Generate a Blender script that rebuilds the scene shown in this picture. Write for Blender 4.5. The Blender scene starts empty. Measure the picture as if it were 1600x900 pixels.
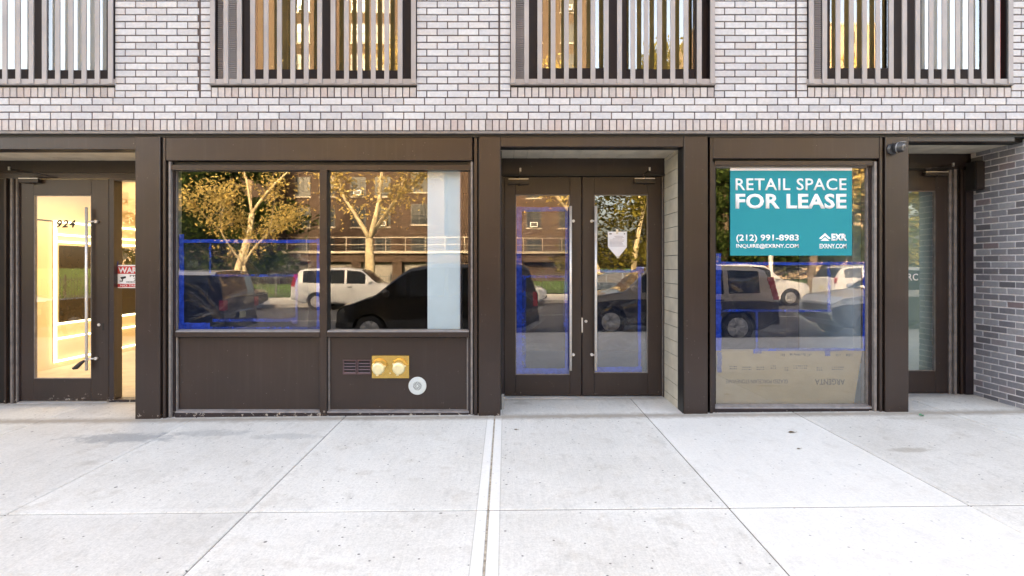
import bpy, bmesh, math, random
from mathutils import Vector, Matrix
R = random.Random(7)
sc = bpy.context.scene
COL = sc.collection

# ------------------------------------------------------------------ measures
# facade plane is y = 0, the street lies at negative y, z = 0 is the pavement at the facade under x = 0
CAM_Y, CAM_Z, F = -6.0, 1.523, 928.0
def X(px, y=0.0): return (px - 790.0) * (y - CAM_Y) / F
def Z(py, y=0.0): return CAM_Z + (415.0 - py) * (y - CAM_Y) / F
def zg(x, y): return 0.0095 * x + 0.010 * y          # pavement falls to the kerb and to the west
KERB = -6.35
def zroad(x): return zg(x, KERB) - 0.15
FARK = -19.6

# ------------------------------------------------------------------ materials
def new_mat(name):
    m = bpy.data.materials.new(name); m.use_nodes = True
    nt = m.node_tree; nt.nodes.clear()
    out = nt.nodes.new('ShaderNodeOutputMaterial')
    return m, nt, out
def nd(nt, typ, **kw):
    n = nt.nodes.new(typ)
    for k, v in kw.items():
        if k in n.inputs: n.inputs[k].default_value = v
        else: setattr(n, k, v)
    return n
def rgb(c): return (c[0], c[1], c[2], 1.0)
def ramp(nt, fac, stops):
    r = nt.nodes.new('ShaderNodeValToRGB')
    e = r.color_ramp.elements
    while len(e) < len(stops): e.new(0.5)
    for i, (p, c) in enumerate(stops):
        e[i].position = p; e[i].color = rgb(c) if not isinstance(c, (int, float)) else (c, c, c, 1)
    nt.links.new(fac, r.inputs[0]); return r.outputs[0]
def objco(nt, scale=(1, 1, 1)):
    t = nt.nodes.new('ShaderNodeTexCoord'); m = nt.nodes.new('ShaderNodeMapping')
    m.inputs['Scale'].default_value = scale
    nt.links.new(t.outputs['Object'], m.inputs['Vector']); return m.outputs['Vector']
def noise(nt, vec, scale, detail=4, rough=0.55):
    n = nd(nt, 'ShaderNodeTexNoise'); n.inputs['Scale'].default_value = scale
    n.inputs['Detail'].default_value = detail; n.inputs['Roughness'].default_value = rough
    nt.links.new(vec, n.inputs['Vector']); return n.outputs['Fac']
def mix(nt, fac, a, b, mode='MIX'):
    n = nt.nodes.new('ShaderNodeMix'); n.data_type = 'RGBA'; n.blend_type = mode
    for i, v in ((0, fac), (6, a), (7, b)):
        s = n.inputs[i]
        if hasattr(v, 'is_output'): nt.links.new(v, s)
        elif isinstance(v, (int, float)): s.default_value = v if i == 0 else (v, v, v, 1)
        else: s.default_value = rgb(v)
    return n.outputs[2]
def math_(nt, op, a, b=0.0, c=None):
    n = nt.nodes.new('ShaderNodeMath'); n.operation = op
    for i, v in enumerate((a, b, c)):
        if v is None: continue
        if hasattr(v, 'is_output'): nt.links.new(v, n.inputs[i])
        else: n.inputs[i].default_value = v
    return n.outputs[0]
def bump(nt, h, strength=0.3, dist=0.01):
    b = nt.nodes.new('ShaderNodeBump'); b.inputs['Strength'].default_value = strength
    b.inputs['Distance'].default_value = dist; nt.links.new(h, b.inputs['Height']); return b.outputs[0]
def principled(nt, out, color, rough=0.5, metal=0.0, spec=0.5, normal=None, coat=0.0):
    p = nt.nodes.new('ShaderNodeBsdfPrincipled')
    for k, v in (('Base Color', color), ('Roughness', rough), ('Metallic', metal), ('Specular IOR Level', spec), ('Coat Weight', coat)):
        if hasattr(v, 'is_output'): nt.links.new(v, p.inputs[k])
        elif isinstance(v, tuple): p.inputs[k].default_value = rgb(v)
        else: p.inputs[k].default_value = v
    if normal: nt.links.new(normal, p.inputs['Normal'])
    nt.links.new(p.outputs[0], out.inputs['Surface']); return p
def simple(name, c, rough=0.5, metal=0.0, spec=0.5, var=0.12, scale=6.0, coat=0.0, bmp=0.0):
    m, nt, out = new_mat(name)
    n = noise(nt, objco(nt), scale)
    lo = tuple(v * (1 - var) for v in c); hi = tuple(min(1, v * (1 + var)) for v in c)
    col = ramp(nt, n, [(0.3, lo), (0.7, hi)])
    nb = None
    if bmp: nb = bump(nt, noise(nt, objco(nt), scale * 12, 3), bmp, 0.004)
    principled(nt, out, col, rough, metal, spec, nb, coat); return m
def emit(name, c, s):
    m, nt, out = new_mat(name); e = nd(nt, 'ShaderNodeEmission'); e.inputs[0].default_value = rgb(c)
    e.inputs[1].default_value = s; nt.links.new(e.outputs[0], out.inputs['Surface']); return m

def mat_steel(name, c, rough=0.38, chips=True):
    """painted steel: dust specks, faint streaks, chipped paint near the pavement"""
    m, nt, out = new_mat(name)
    v = objco(nt)
    base = ramp(nt, noise(nt, v, 2.2, 5), [(0.3, tuple(k * .86 for k in c)), (0.7, tuple(k * 1.12 for k in c))])
    streak = noise(nt, objco(nt, (30, 30, 1.2)), 1.0, 3)
    base = mix(nt, math_(nt, 'MULTIPLY', ramp(nt, streak, [(0.55, 0.0), (0.75, 1.0)]), 0.025), base, (0.30, 0.27, 0.25))
    vo = nd(nt, 'ShaderNodeTexVoronoi'); vo.inputs['Scale'].default_value = 26.0
    nt.links.new(v, vo.inputs['Vector'])
    sp = ramp(nt, vo.outputs['Distance'], [(0.045, 1.0), (0.085, 0.0)])
    gate = ramp(nt, noise(nt, v, 9.0, 2), [(0.52, 0.0), (0.62, 1.0)])
    base = mix(nt, math_(nt, 'MULTIPLY', math_(nt, 'MULTIPLY', sp, gate), 0.55), base, (0.5, 0.46, 0.44))
    if chips:
        s = nt.nodes.new('ShaderNodeSeparateXYZ'); nt.links.new(v, s.inputs[0])
        low = ramp(nt, s.outputs[2], [(0.0, 1.0), (0.16, 0.0)])
        ch = ramp(nt, math_(nt, 'ADD', noise(nt, v, 22.0, 5, .7), math_(nt, 'MULTIPLY', low, .22)), [(0.80, 0.0), (0.83, 1.0)])
        base = mix(nt, math_(nt, 'MULTIPLY', ch, 0.75), base, (0.50, 0.44, 0.38))
    rg = ramp(nt, noise(nt, v, 5.0, 4), [(0.3, rough - .015), (0.7, rough + .03)])
    principled(nt, out, base, rg, 0.0, 0.55); return m

def mat_brick(name, stops, rough=0.45, spec=0.45):
    m, nt, out = new_mat(name)
    g = nt.nodes.new('ShaderNodeNewGeometry')
    c = ramp(nt, g.outputs['Random Per Island'], stops)
    v = objco(nt)
    n = noise(nt, v, 26.0, 6, .65)
    c = mix(nt, 0.38, c, ramp(nt, n, [(0.25, 0.42), (0.75, 1.0)]), 'MULTIPLY')
    c = mix(nt, 0.25, c, ramp(nt, noise(nt, v, 1.3, 4), [(0.3, (0.80, .76, .78)), (0.7, (1, 1, 1))]), 'MULTIPLY')
    pit = noise(nt, v, 120.0, 3, .7)
    c = mix(nt, ramp(nt, pit, [(0.66, 0.0), (0.74, 0.5)]), c, (0.20, 0.17, 0.17))
    principled(nt, out, c, rough, 0, spec, bump(nt, n, 0.35, 0.006)); return m

def schlick(nt, f0):
    lw = nd(nt, 'ShaderNodeLayerWeight'); lw.inputs[0].default_value = 0.5
    return math_(nt, 'ADD', math_(nt, 'MULTIPLY', math_(nt, 'POWER', lw.outputs['Facing'], 5.0), 1 - f0), f0)

def mat_glass(name, ior=1.9, tint=(0.86, 0.9, 0.88), wob=0.0):
    m, nt, out = new_mat(name)
    fr = schlick(nt, ((ior - 1) / (ior + 1)) ** 2)
    tr = nd(nt, 'ShaderNodeBsdfTransparent'); tr.inputs[0].default_value = rgb(tint)
    gl = nd(nt, 'ShaderNodeBsdfGlossy'); gl.inputs['Roughness'].default_value = 0.0
    gl.inputs[0].default_value = (0.97, .97, .97, 1)
    if wob:
        nb = bump(nt, noise(nt, objco(nt), 1.7, 1), wob, 0.02); nt.links.new(nb, gl.inputs['Normal'])
    mx = nd(nt, 'ShaderNodeMixShader')
    nt.links.new(fr, mx.inputs[0]); nt.links.new(tr.outputs[0], mx.inputs[1]); nt.links.new(gl.outputs[0], mx.inputs[2])
    nt.links.new(mx.outputs[0], out.inputs['Surface']); return m

def mat_film():
    m, nt, out = new_mat('plastic_film')
    fr = schlick(nt, 0.042)
    tr = nd(nt, 'ShaderNodeBsdfTransparent'); tr.inputs[0].default_value = (0.95, 0.965, 0.99, 1)
    gl = nd(nt, 'ShaderNodeBsdfGlossy'); gl.inputs['Roughness'].default_value = 0.06
    df = nd(nt, 'ShaderNodeBsdfDiffuse'); df.inputs[0].default_value = (0.12, 0.26, 0.75, 1)
    a = nd(nt, 'ShaderNodeMixShader'); a.inputs[0].default_value = 0.03
    nt.links.new(tr.outputs[0], a.inputs[1]); nt.links.new(df.outputs[0], a.inputs[2])
    b = nd(nt, 'ShaderNodeMixShader')
    nt.links.new(fr, b.inputs[0]); nt.links.new(a.outputs[0], b.inputs[1]); nt.links.new(gl.outputs[0], b.inputs[2])
    nt.links.new(b.outputs[0], out.inputs['Surface']); return m

def mat_concrete():
    m, nt, out = new_mat('concrete_flags')
    v = objco(nt)
    g = nt.nodes.new('ShaderNodeNewGeometry')
    c = ramp(nt, g.outputs['Random Per Island'], [(0.0, (0.66, .63, .585)), (0.5, (0.73, .70, .65)), (1.0, (0.80, .772, .72))])
    u1 = nd(nt, 'ShaderNodeUVMap'); u1.uv_map = 'edge_a'; u2 = nd(nt, 'ShaderNodeUVMap'); u2.uv_map = 'edge_b'
    s1 = nt.nodes.new('ShaderNodeSeparateXYZ'); s2 = nt.nodes.new('ShaderNodeSeparateXYZ')
    nt.links.new(u1.outputs[0], s1.inputs[0]); nt.links.new(u2.outputs[0], s2.inputs[0])
    dx = math_(nt, 'MINIMUM', s1.outputs[0], s2.outputs[0]); dy = math_(nt, 'MINIMUM', s1.outputs[1], s2.outputs[1])
    de = math_(nt, 'MINIMUM', dx, dy)
    wobble = math_(nt, 'MULTIPLY', math_(nt, 'SUBTRACT', noise(nt, v, 3.0, 2), .5), .02)
    inner = ramp(nt, math_(nt, 'ADD', de, wobble), [(0.050, 0.0), (0.058, 1.0)])       # 0 on the trowelled margin
    broom = noise(nt, objco(nt, (95, 2.2, 1)), 1.0, 3, .6)
    c = mix(nt, math_(nt, 'MULTIPLY', inner, 0.085), c, ramp(nt, broom, [(0.35, (0.38, .36, .33)), (0.65, (0.86, .83, .77))]))
    c = mix(nt, math_(nt, 'MULTIPLY', math_(nt, 'SUBTRACT', 1.0, inner), 0.6), c, mix(nt, 0.35, c, (0.83, .81, .77)))
    big = noise(nt, v, 1.1, 6, .6)
    c = mix(nt, 0.55, c, ramp(nt, big, [(0.32, (0.80, .785, .765)), (0.6, (1, 1, 1))]), 'MULTIPLY')
    blot = noise(nt, v, 4.3, 6, .68)
    c = mix(nt, ramp(nt, blot, [(0.54, 0.0), (0.76, 0.42)]), c, (0.40, .335, .265))
    blot2 = noise(nt, objco(nt, (3.2, 1.1, 1)), 2.6, 7, .72)
    c = mix(nt, ramp(nt, blot2, [(0.55, 0.0), (0.75, 0.42)]), c, (0.36, .335, .305))
    fine = noise(nt, v, 85.0, 4, .7)
    c = mix(nt, 0.5, c, ramp(nt, fine, [(0.3, 0.66), (0.6, 1.0)]), 'MULTIPLY')
    c = mix(nt, 0.45, c, ramp(nt, noise(nt, v, 38.0, 5, .75), [(0.32, 0.70), (0.56, 1.0)]), 'MULTIPLY')
    # gum spots and crumbs
    vo = nd(nt, 'ShaderNodeTexVoronoi'); vo.inputs['Scale'].default_value = 5.5; nt.links.new(v, vo.inputs['Vector'])
    spot = ramp(nt, math_(nt, 'ADD', vo.outputs['Distance'], math_(nt, 'MULTIPLY', noise(nt, v, 60.0, 2), .05)), [(0.055, 1.0), (0.075, 0.0)])
    gate = ramp(nt, noise(nt, v, 2.7, 2), [(0.50, 0.0), (0.58, 1.0)])
    c = mix(nt, math_(nt, 'MULTIPLY', math_(nt, 'MULTIPLY', spot, gate), 0.6), c, (0.13, .12, .115))
    # dried splash of grey slurry near the storefront and a grubby line along the steel
    for sc_, th in ((2.6, .034), (5.2, .042), (12.0, .085)):
        v3 = nd(nt, 'ShaderNodeTexVoronoi'); v3.inputs['Scale'].default_value = sc_; nt.links.new(v, v3.inputs['Vector'])
        g3 = ramp(nt, noise(nt, v, 1.9 * sc_ / 2.6, 2), [(0.43, 0.0), (0.50, 1.0)])
        c = mix(nt, math_(nt, 'MULTIPLY', math_(nt, 'MULTIPLY', ramp(nt, v3.outputs['Distance'], [(th * .8, 1.0), (th * 1.15, 0.0)]), g3), 0.85), c, (0.10, .09, .085))
    sp = nt.nodes.new('ShaderNodeSeparateXYZ'); nt.links.new(v, sp.inputs[0])
    jd = math_(nt, 'ABSOLUTE', math_(nt, 'ADD', sp.outputs[0], 0.11))
    c = mix(nt, math_(nt, 'MULTIPLY', math_(nt, 'LESS_THAN', jd, 0.072), 0.55), c, (0.86, .835, .79))
    c = mix(nt, math_(nt, 'MULTIPLY', math_(nt, 'LESS_THAN', math_(nt, 'ABSOLUTE', math_(nt, 'SUBTRACT', jd, 0.074)), 0.0035), 0.5), c, (0.38, .35, .31))
    newer = math_(nt, 'MULTIPLY', math_(nt, 'GREATER_THAN', sp.outputs[0], 1.414), math_(nt, 'LESS_THAN', sp.outputs[0], 2.938))   # newer, whiter concrete in one strip of flags
    c = mix(nt, math_(nt, 'MULTIPLY', newer, 0.30), c, (0.84, .82, .79))
    for cx, cy, rx, ry, st in ((-3.45, -0.62, .55, .17, .62), (-2.75, -0.5, .5, .12, .35), (-2.0, -0.62, .35, .10, .3), (4.0, -.2, .4, .07, .3), (0.18, .55, .12, .10, .35), (3.3, -1.15, .22, .07, .5)):
        ex = math_(nt, 'DIVIDE', math_(nt, 'SUBTRACT', sp.outputs[0], cx), rx)
        ey = math_(nt, 'DIVIDE', math_(nt, 'SUBTRACT', sp.outputs[1], cy), ry)
        d = math_(nt, 'SQRT', math_(nt, 'ADD', math_(nt, 'MULTIPLY', ex, ex), math_(nt, 'MULTIPLY', ey, ey)))
        d = math_(nt, 'ADD', d, math_(nt, 'MULTIPLY', math_(nt, 'SUBTRACT', noise(nt, v, 9.0, 6, .7), .5), 2.2))
        c = mix(nt, ramp(nt, d, [(0.55, st), (1.05, 0.0)]), c, (0.25, .255, .26) if ry < .2 and cx < 0 else (0.30, .25, .19))
    grub = math_(nt, 'ADD', math_(nt, 'ABSOLUTE', math_(nt, 'ADD', sp.outputs[1], 0.02)), math_(nt, 'MULTIPLY', math_(nt, 'SUBTRACT', noise(nt, v, 14.0, 5, .7), .5), .16))
    c = mix(nt, ramp(nt, grub, [(0.03, 0.80), (0.13, 0.0)]), c, (0.30, .255, .21))
    grub2 = math_(nt, 'ADD', math_(nt, 'ABSOLUTE', math_(nt, 'SUBTRACT', sp.outputs[1], 0.77)), math_(nt, 'MULTIPLY', math_(nt, 'SUBTRACT', noise(nt, v, 11.0, 5, .7), .5), .2))
    c = mix(nt, ramp(nt, grub2, [(0.03, 0.60), (0.16, 0.0)]), c, (0.32, .27, .22))
    h = mix(nt, inner, 0.5, broom)
    principled(nt, out, c, 0.82, 0, 0.25, bump(nt, h, 0.25, 0.004)); return m

M = {}
M['steel'] = mat_steel('brown_painted_steel', (0.0305, 0.0180, 0.0145), 0.30)
M['steel2'] = mat_steel('brown_door_paint', (0.025, 0.0142, 0.0120), 0.40)
M['steel_dark'] = simple('dark_steel_and_shadow', (0.012, 0.011, 0.011), 0.5)
M['black'] = simple('black_gap_shade', (0.008, 0.007, 0.007), 0.8)
M['plum'] = mat_steel('plum_steel', (0.026, 0.017, 0.019), 0.30)
M['edge'] = simple('pale_metal_edge', (0.20, 0.175, 0.165), 0.4, 0.0, .5, .25, 14)
M['white_brick'] = mat_brick('pale_glazed_brick', [(0.0, (0.54, .533, .56)), (0.18, (0.60, .595, .62)), (0.5, (0.645, .642, .668)), (0.8, (0.68, .678, .70)), (0.95, (0.62, .595, .605)), (1.0, (0.59, .55, .55))])
M['rowlock'] = mat_brick('pale_rowlock_brick', [(0.0, (0.42, .375, .37)), (0.2, (0.54, .485, .475)), (0.5, (0.63, .595, .59)), (0.8, (0.60, .53, .515)), (1.0, (0.52, .43, .41))])
M['dark_brick'] = mat_brick('blue_grey_brick', [(0.0, (0.165, .155, .17)), (0.3, (0.245, .235, .26)), (0.6, (0.315, .31, .34)), (0.85, (0.40, .395, .42)), (1.0, (0.26, .195, .205))], 0.5, .4)
M['mortar'] = simple('brown_mortar', (0.115, 0.088, 0.085), 0.9, 0, .2, .2, 20)
M['pale_mortar'] = simple('pale_mortar', (0.80, 0.76, 0.77), 0.9, 0, .2, .15, 20)
M['guard'] = mat_steel('window_guard_metal', (0.355, 0.32, 0.318), 0.34, False)
M['frame'] = simple('window_frame_dark', (0.022, 0.013, 0.013), 0.5, 0, .3)
M['glass'] = mat_glass('shop_glass', 2.45, (0.97, .985, .98), 0.008)
M['glass_up'] = mat_glass('upper_glass', 3.1, (0.97, .98, .975), 0.008)
M['glass_door'] = mat_glass('door_glass', 2.4, (0.97, .985, .98), 0.008)
M['glass_lobby'] = mat_glass('lobby_glass', 2.2, (0.96, .97, .95), 0.006)
M['film'] = mat_film()
def mat_tape(name, c, lo, hi):
    m, nt, out = new_mat(name); v = objco(nt)
    f = ramp(nt, noise(nt, v, 9.0, 5, .65), [(0.35, lo), (0.65, hi)])
    col = ramp(nt, noise(nt, objco(nt, (30, 30, 30)), 1.0, 4), [(0.3, tuple(k * .65 for k in c)), (0.7, tuple(k * 1.25 for k in c))])
    df = nd(nt, 'ShaderNodeBsdfDiffuse'); nt.links.new(col, df.inputs[0]); tr = nd(nt, 'ShaderNodeBsdfTransparent'); tr.inputs[0].default_value = (.75, .82, 1, 1)
    mx = nd(nt, 'ShaderNodeMixShader'); nt.links.new(f, mx.inputs[0]); nt.links.new(tr.outputs[0], mx.inputs[1]); nt.links.new(df.outputs[0], mx.inputs[2])
    nt.links.new(mx.outputs[0], out.inputs['Surface']); return m
M['tape'] = mat_tape('blue_painters_tape', (0.010, 0.055, 0.43), .78, 1.0)
M['tape_thin'] = mat_tape('thin_blue_tape', (0.012, 0.060, 0.40), .30, .80)
M['stainless'] = simple('brushed_stainless', (0.80, 0.765, 0.74), 0.32, 0.35, .5, .08, 30)
M['satin'] = simple('satin_aluminium', (0.62, 0.60, 0.58), 0.35, 0.6)
M['closer'] = simple('door_closer_bronze', (0.032, 0.025, 0.023), 0.38)
M['brass'] = simple('polished_brass', (0.72, 0.47, 0.14), 0.25, 0.9, .5, .12, 9)
M['brass_cap'] = simple('brass_cap', (0.92, 0.80, 0.48), 0.3, 0.5, .5, .08, 22)
M['vent'] = simple('plum_vent', (0.10, 0.055, 0.058), 0.4)
M['bell'] = simple('white_grille', (0.58, 0.62, 0.61), 0.4)
M['hole'] = simple('grille_hole', (0.03, 0.03, 0.03), 0.8)
M['cam'] = simple('camera_housing', (0.035, 0.034, 0.036), 0.22, 0, .6)
M['cam_light'] = simple('camera_trim', (0.35, 0.34, 0.35), 0.25, .5)
M['lens'] = simple('camera_lens', (0.10, 0.085, 0.085), 0.08, 0, .8)
M['siding'] = simple('beige_siding', (0.62, 0.55, 0.44), 0.7, 0, .3, .14, 5)
M['teal'] = simple('teal_sign_print', (0.0, 0.255, 0.305), 0.5, 0, .15, .03, 2)
M['white'] = simple('white_print', (0.86, 0.86, 0.86), 0.5, 0, .4, .02)
M['paper'] = simple('white_paper', (0.82, 0.81, 0.84), 0.7, 0, .3, .04)
M['red'] = simple('red_print', (0.60, 0.05, 0.05), 0.5, 0, .4, .05)
M['ink'] = simple('black_ink', (0.02, 0.02, 0.02), 0.6)
M['greyink'] = simple('grey_ink', (0.30, 0.27, 0.30), 0.7)
M['card'] = simple('cardboard', (0.27, 0.205, 0.115), 0.85, 0, .2, .08, 7)
M['cardink'] = simple('cardboard_ink', (0.06, 0.05, 0.04), 0.85, 0, .2, .3, 30)
M['drywall'] = simple('white_drywall', (0.62, 0.74, 0.80), 0.85, 0, .2, .05, 3)
M['tan_backing'] = simple('added_tan_backing', (0.25, 0.175, 0.065), .85, 0, .2, .25, 3); M['shade_white'] = simple('white_roller_shade', (0.80, 0.81, 0.80), .85, 0, .2, .03, 3)
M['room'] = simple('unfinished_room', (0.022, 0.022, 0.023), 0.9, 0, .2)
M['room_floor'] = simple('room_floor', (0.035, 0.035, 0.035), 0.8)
M['cream'] = simple('cream_lobby_wall', (0.84, 0.70, 0.50), 0.6, 0, .3, .04, 2)
M['lobby_dark'] = simple('lobby_dark_panel', (0.035, 0.028, 0.02), 0.12, 0, .6)
M['led'] = emit('warm_led', (1.0, 0.88, 0.64), 0.6)
M['concrete'] = mat_concrete()
M['kerb'] = simple('kerb_stone', (0.30, 0.30, 0.29), 0.85, 0, .2, .2, 9)
M['asphalt'] = simple('asphalt', (0.085, 0.088, 0.094), 0.85, 0, .3, .25, 40, 0, .4)
M['lane'] = simple('road_paint', (0.60, 0.60, 0.58), 0.8, 0, .2, .2, 25)
M['far_walk'] = simple('far_pavement', (0.36, 0.36, 0.35), 0.9, 0, .2, .12, 3)
M['lawn'] = simple('lawn', (0.055, 0.105, 0.022), 0.95, 0, .1, .45, 2.5)
M['iron'] = simple('black_iron', (0.014, 0.014, 0.015), 0.45)
M['threshold'] = simple('aluminium_threshold', (0.66, 0.64, 0.62), 0.35, .5)
M['joint'] = simple('joint_filler', (0.11, 0.092, 0.075), 0.95, 0, .1, .3, 30)

# ------------------------------------------------------------------ mesh builder
class MB:
    def __init__(s): s.v = []; s.f = []; s.mi = []; s.sm = []; s.mats = []; s.m = 0; s.uv = {}
    def mat(s, m):
        if m not in s.mats: s.mats.append(m)
        s.m = s.mats.index(m); return s
    def face(s, idx, smooth=False): s.f.append(tuple(idx)); s.mi.append(s.m); s.sm.append(smooth)
    def quad(s, a, b, c, d):
        n = len(s.v); s.v += [tuple(a), tuple(b), tuple(c), tuple(d)]; s.face((n, n + 1, n + 2, n + 3))
    def box(s, x0, x1, y0, y1, z0, z1):
        x0, x1 = min(x0, x1), max(x0, x1); y0, y1 = min(y0, y1), max(y0, y1); z0, z1 = min(z0, z1), max(z0, z1)
        n = len(s.v)
        s.v += [(x0, y0, z0), (x1, y0, z0), (x1, y1, z0), (x0, y1, z0), (x0, y0, z1), (x1, y0, z1), (x1, y1, z1), (x0, y1, z1)]
        for q in ((0, 3, 2, 1), (4, 5, 6, 7), (0, 1, 5, 4), (1, 2, 6, 5), (2, 3, 7, 6), (3, 0, 4, 7)): s.face([n + i for i in q])
    def cham(s, x0, x1, y0, y1, z0, z1, c=0.004):
        """box whose face toward -y has chamfered edges"""
        n = len(s.v)
        s.v += [(x0, y1, z0), (x1, y1, z0), (x1, y1, z1), (x0, y1, z1),
                (x0, y0 + c, z0), (x1, y0 + c, z0), (x1, y0 + c, z1), (x0, y0 + c, z1),
                (x0 + c, y0, z0 + c), (x1 - c, y0, z0 + c), (x1 - c, y0, z1 - c), (x0 + c, y0, z1 - c)]
        for q in ((8, 9, 10, 11), (4, 5, 9, 8), (5, 6, 10, 9), (6, 7, 11, 10), (7, 4, 8, 11), (0, 1, 5, 4), (1, 2, 6, 5), (2, 3, 7, 6), (3, 0, 4, 7)):
            s.face([n + i for i in q])
    def prism(s, pts, y0, y1):
        """outline in x,z extruded from y0 (front) to y1"""
        n = len(s.v); k = len(pts)
        s.v += [(p[0], y0, p[1]) for p in pts] + [(p[0], y1, p[1]) for p in pts]
        s.face(range(n, n + k)); s.face(range(n + 2 * k - 1, n + k - 1, -1))
        for i in range(k):
            j = (i + 1) % k; s.face((n + i, n + k + i, n + k + j, n + j))
    def prism_x(s, pts, x0, x1):
        n = len(s.v); k = len(pts)
        s.v += [(x0, p[0], p[1]) for p in pts] + [(x1, p[0], p[1]) for p in pts]
        s.face(range(n, n + k)); s.face(range(n + 2 * k - 1, n + k - 1, -1))
        for i in range(k):
            j = (i + 1) % k; s.face((n + i, n + k + i, n + k + j, n + j))
    def tube(s, p, q, r0, r1=None, seg=10, caps=True, smooth=True):
        p = Vector(p); q = Vector(q); r1 = r0 if r1 is None else r1
        d = (q - p)
        if d.length < 1e-6: return
        d.normalize(); a = d.orthogonal().normalized(); b = d.cross(a); n = len(s.v)
        for c, r in ((p, r0), (q, r1)):
            for i in range(seg):
                t = 2 * math.pi * i / seg; s.v.append(tuple(c + a * (r * math.cos(t)) + b * (r * math.sin(t))))
        for i in range(seg):
            j = (i + 1) % seg; s.face((n + i, n + j, n + seg + j, n + seg + i), smooth)
        if caps: s.face(range(n + seg - 1, n - 1, -1)); s.face(range(n + seg, n + 2 * seg))
    def path(s, pts, radii, seg=8):
        """one continuous tapered tube"""
        n = len(s.v); pts = [Vector(p) for p in pts]; k = len(pts); a = None
        for i, p in enumerate(pts):
            d = (pts[min(i + 1, k - 1)] - pts[max(i - 1, 0)]).normalized()
            if a is None: a = d.orthogonal().normalized()
            else: a = (a - d * a.dot(d)).normalized()
            b = d.cross(a)
            for j in range(seg):
                t = 2 * math.pi * j / seg; s.v.append(tuple(p + a * (radii[i] * math.cos(t)) + b * (radii[i] * math.sin(t))))
        for i in range(k - 1):
            for j in range(seg):
                l = (j + 1) % seg; s.face((n + i * seg + j, n + i * seg + l, n + (i + 1) * seg + l, n + (i + 1) * seg + j), True)
        s.face(range(n + seg - 1, n - 1, -1)); s.face(range(n + (k - 1) * seg, n + k * seg))
    def lathe(s, c, axis, prof, seg=24):
        """profile of (distance along axis, radius)"""
        c = Vector(c); d = Vector(axis).normalized(); a = d.orthogonal().normalized(); b = d.cross(a); n = len(s.v); k = len(prof)
        for h, r in prof:
            for i in range(seg):
                t = 2 * math.pi * i / seg; s.v.append(tuple(c + d * h + a * (r * math.cos(t)) + b * (r * math.sin(t))))
        for i in range(k - 1):
            for j in range(seg):
                l = (j + 1) % seg; s.face((n + i * seg + j, n + i * seg + l, n + (i + 1) * seg + l, n + (i + 1) * seg + j), False)
        s.face(range(n + seg - 1, n - 1, -1)); s.face(range(n + (k - 1) * seg, n + k * seg))
    def build(s, name, mat=None, parent=None, recalc=True):
        me = bpy.data.meshes.new(name); me.from_pydata(s.v, [], s.f)
        ms = s.mats if s.mats else [mat]
        for m in ms: me.materials.append(m)
        if s.mats: me.polygons.foreach_set('material_index', s.mi)
        me.polygons.foreach_set('use_smooth', s.sm)
        if recalc:
            bm = bmesh.new(); bm.from_mesh(me); bmesh.ops.recalc_face_normals(bm, faces=bm.faces); bm.to_mesh(me); bm.free()
        me.update()
        o = bpy.data.objects.new(name, me); COL.objects.link(o)
        if parent: o.parent = parent
        return o
def tag(o, label=None, cat=None, group=None, kind=None):
    if label: o['label'] = label
    if cat: o['category'] = cat
    if group: o['group'] = group
    if kind: o['kind'] = kind
    return o
def empty(name, loc=(0, 0, 0), rz=0.0):
    o = bpy.data.objects.new(name, None); COL.objects.link(o); o.location = loc; o.rotation_euler = (0, 0, rz); return o
def text(name, s, x0, x1, z0, z1, y, mat, parent, bold=0.0, shear=0.0, flip=False, thick=0.0012, spacing=1.0):
    """lettering as thin mesh filling the given box, facing -y"""
    cu = bpy.data.curves.new(name, 'FONT'); cu.body = s; cu.size = 1.0; cu.offset = bold; cu.shear = shear; cu.space_character = spacing
    cu.extrude = 0.0; cu.resolution_u = 3
    t = bpy.data.objects.new('tmp', cu); COL.objects.link(t)
    dg = bpy.context.evaluated_depsgraph_get(); dg.update()
    me = bpy.data.meshes.new_from_object(t.evaluated_get(dg))
    bpy.data.objects.remove(t); bpy.data.curves.remove(cu)
    xs = [v.co.x for v in me.vertices]; ys = [v.co.y for v in me.vertices]
    ax, bx, ay, by = min(xs), max(xs), min(ys), max(ys)
    for v in me.vertices:
        u = (v.co.x - ax) / (bx - ax); w = (v.co.y - ay) / (by - ay)
        if flip: u, w = 1 - u, 1 - w
        v.co = (x0 + u * (x1 - x0), y, z0 + w * (z1 - z0))
    bm = bmesh.new(); bm.from_mesh(me)
    ret = bmesh.ops.extrude_face_region(bm, geom=list(bm.faces))
    for g in ret['geom']:
        if isinstance(g, bmesh.types.BMVert): g.co.y -= thick
    bmesh.ops.recalc_face_normals(bm, faces=bm.faces); bm.to_mesh(me); bm.free()
    me.materials.clear(); me.materials.append(mat)
    me.name = name
    o = bpy.data.objects.new(name, me); COL.objects.link(o); o.parent = parent; return o

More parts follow.
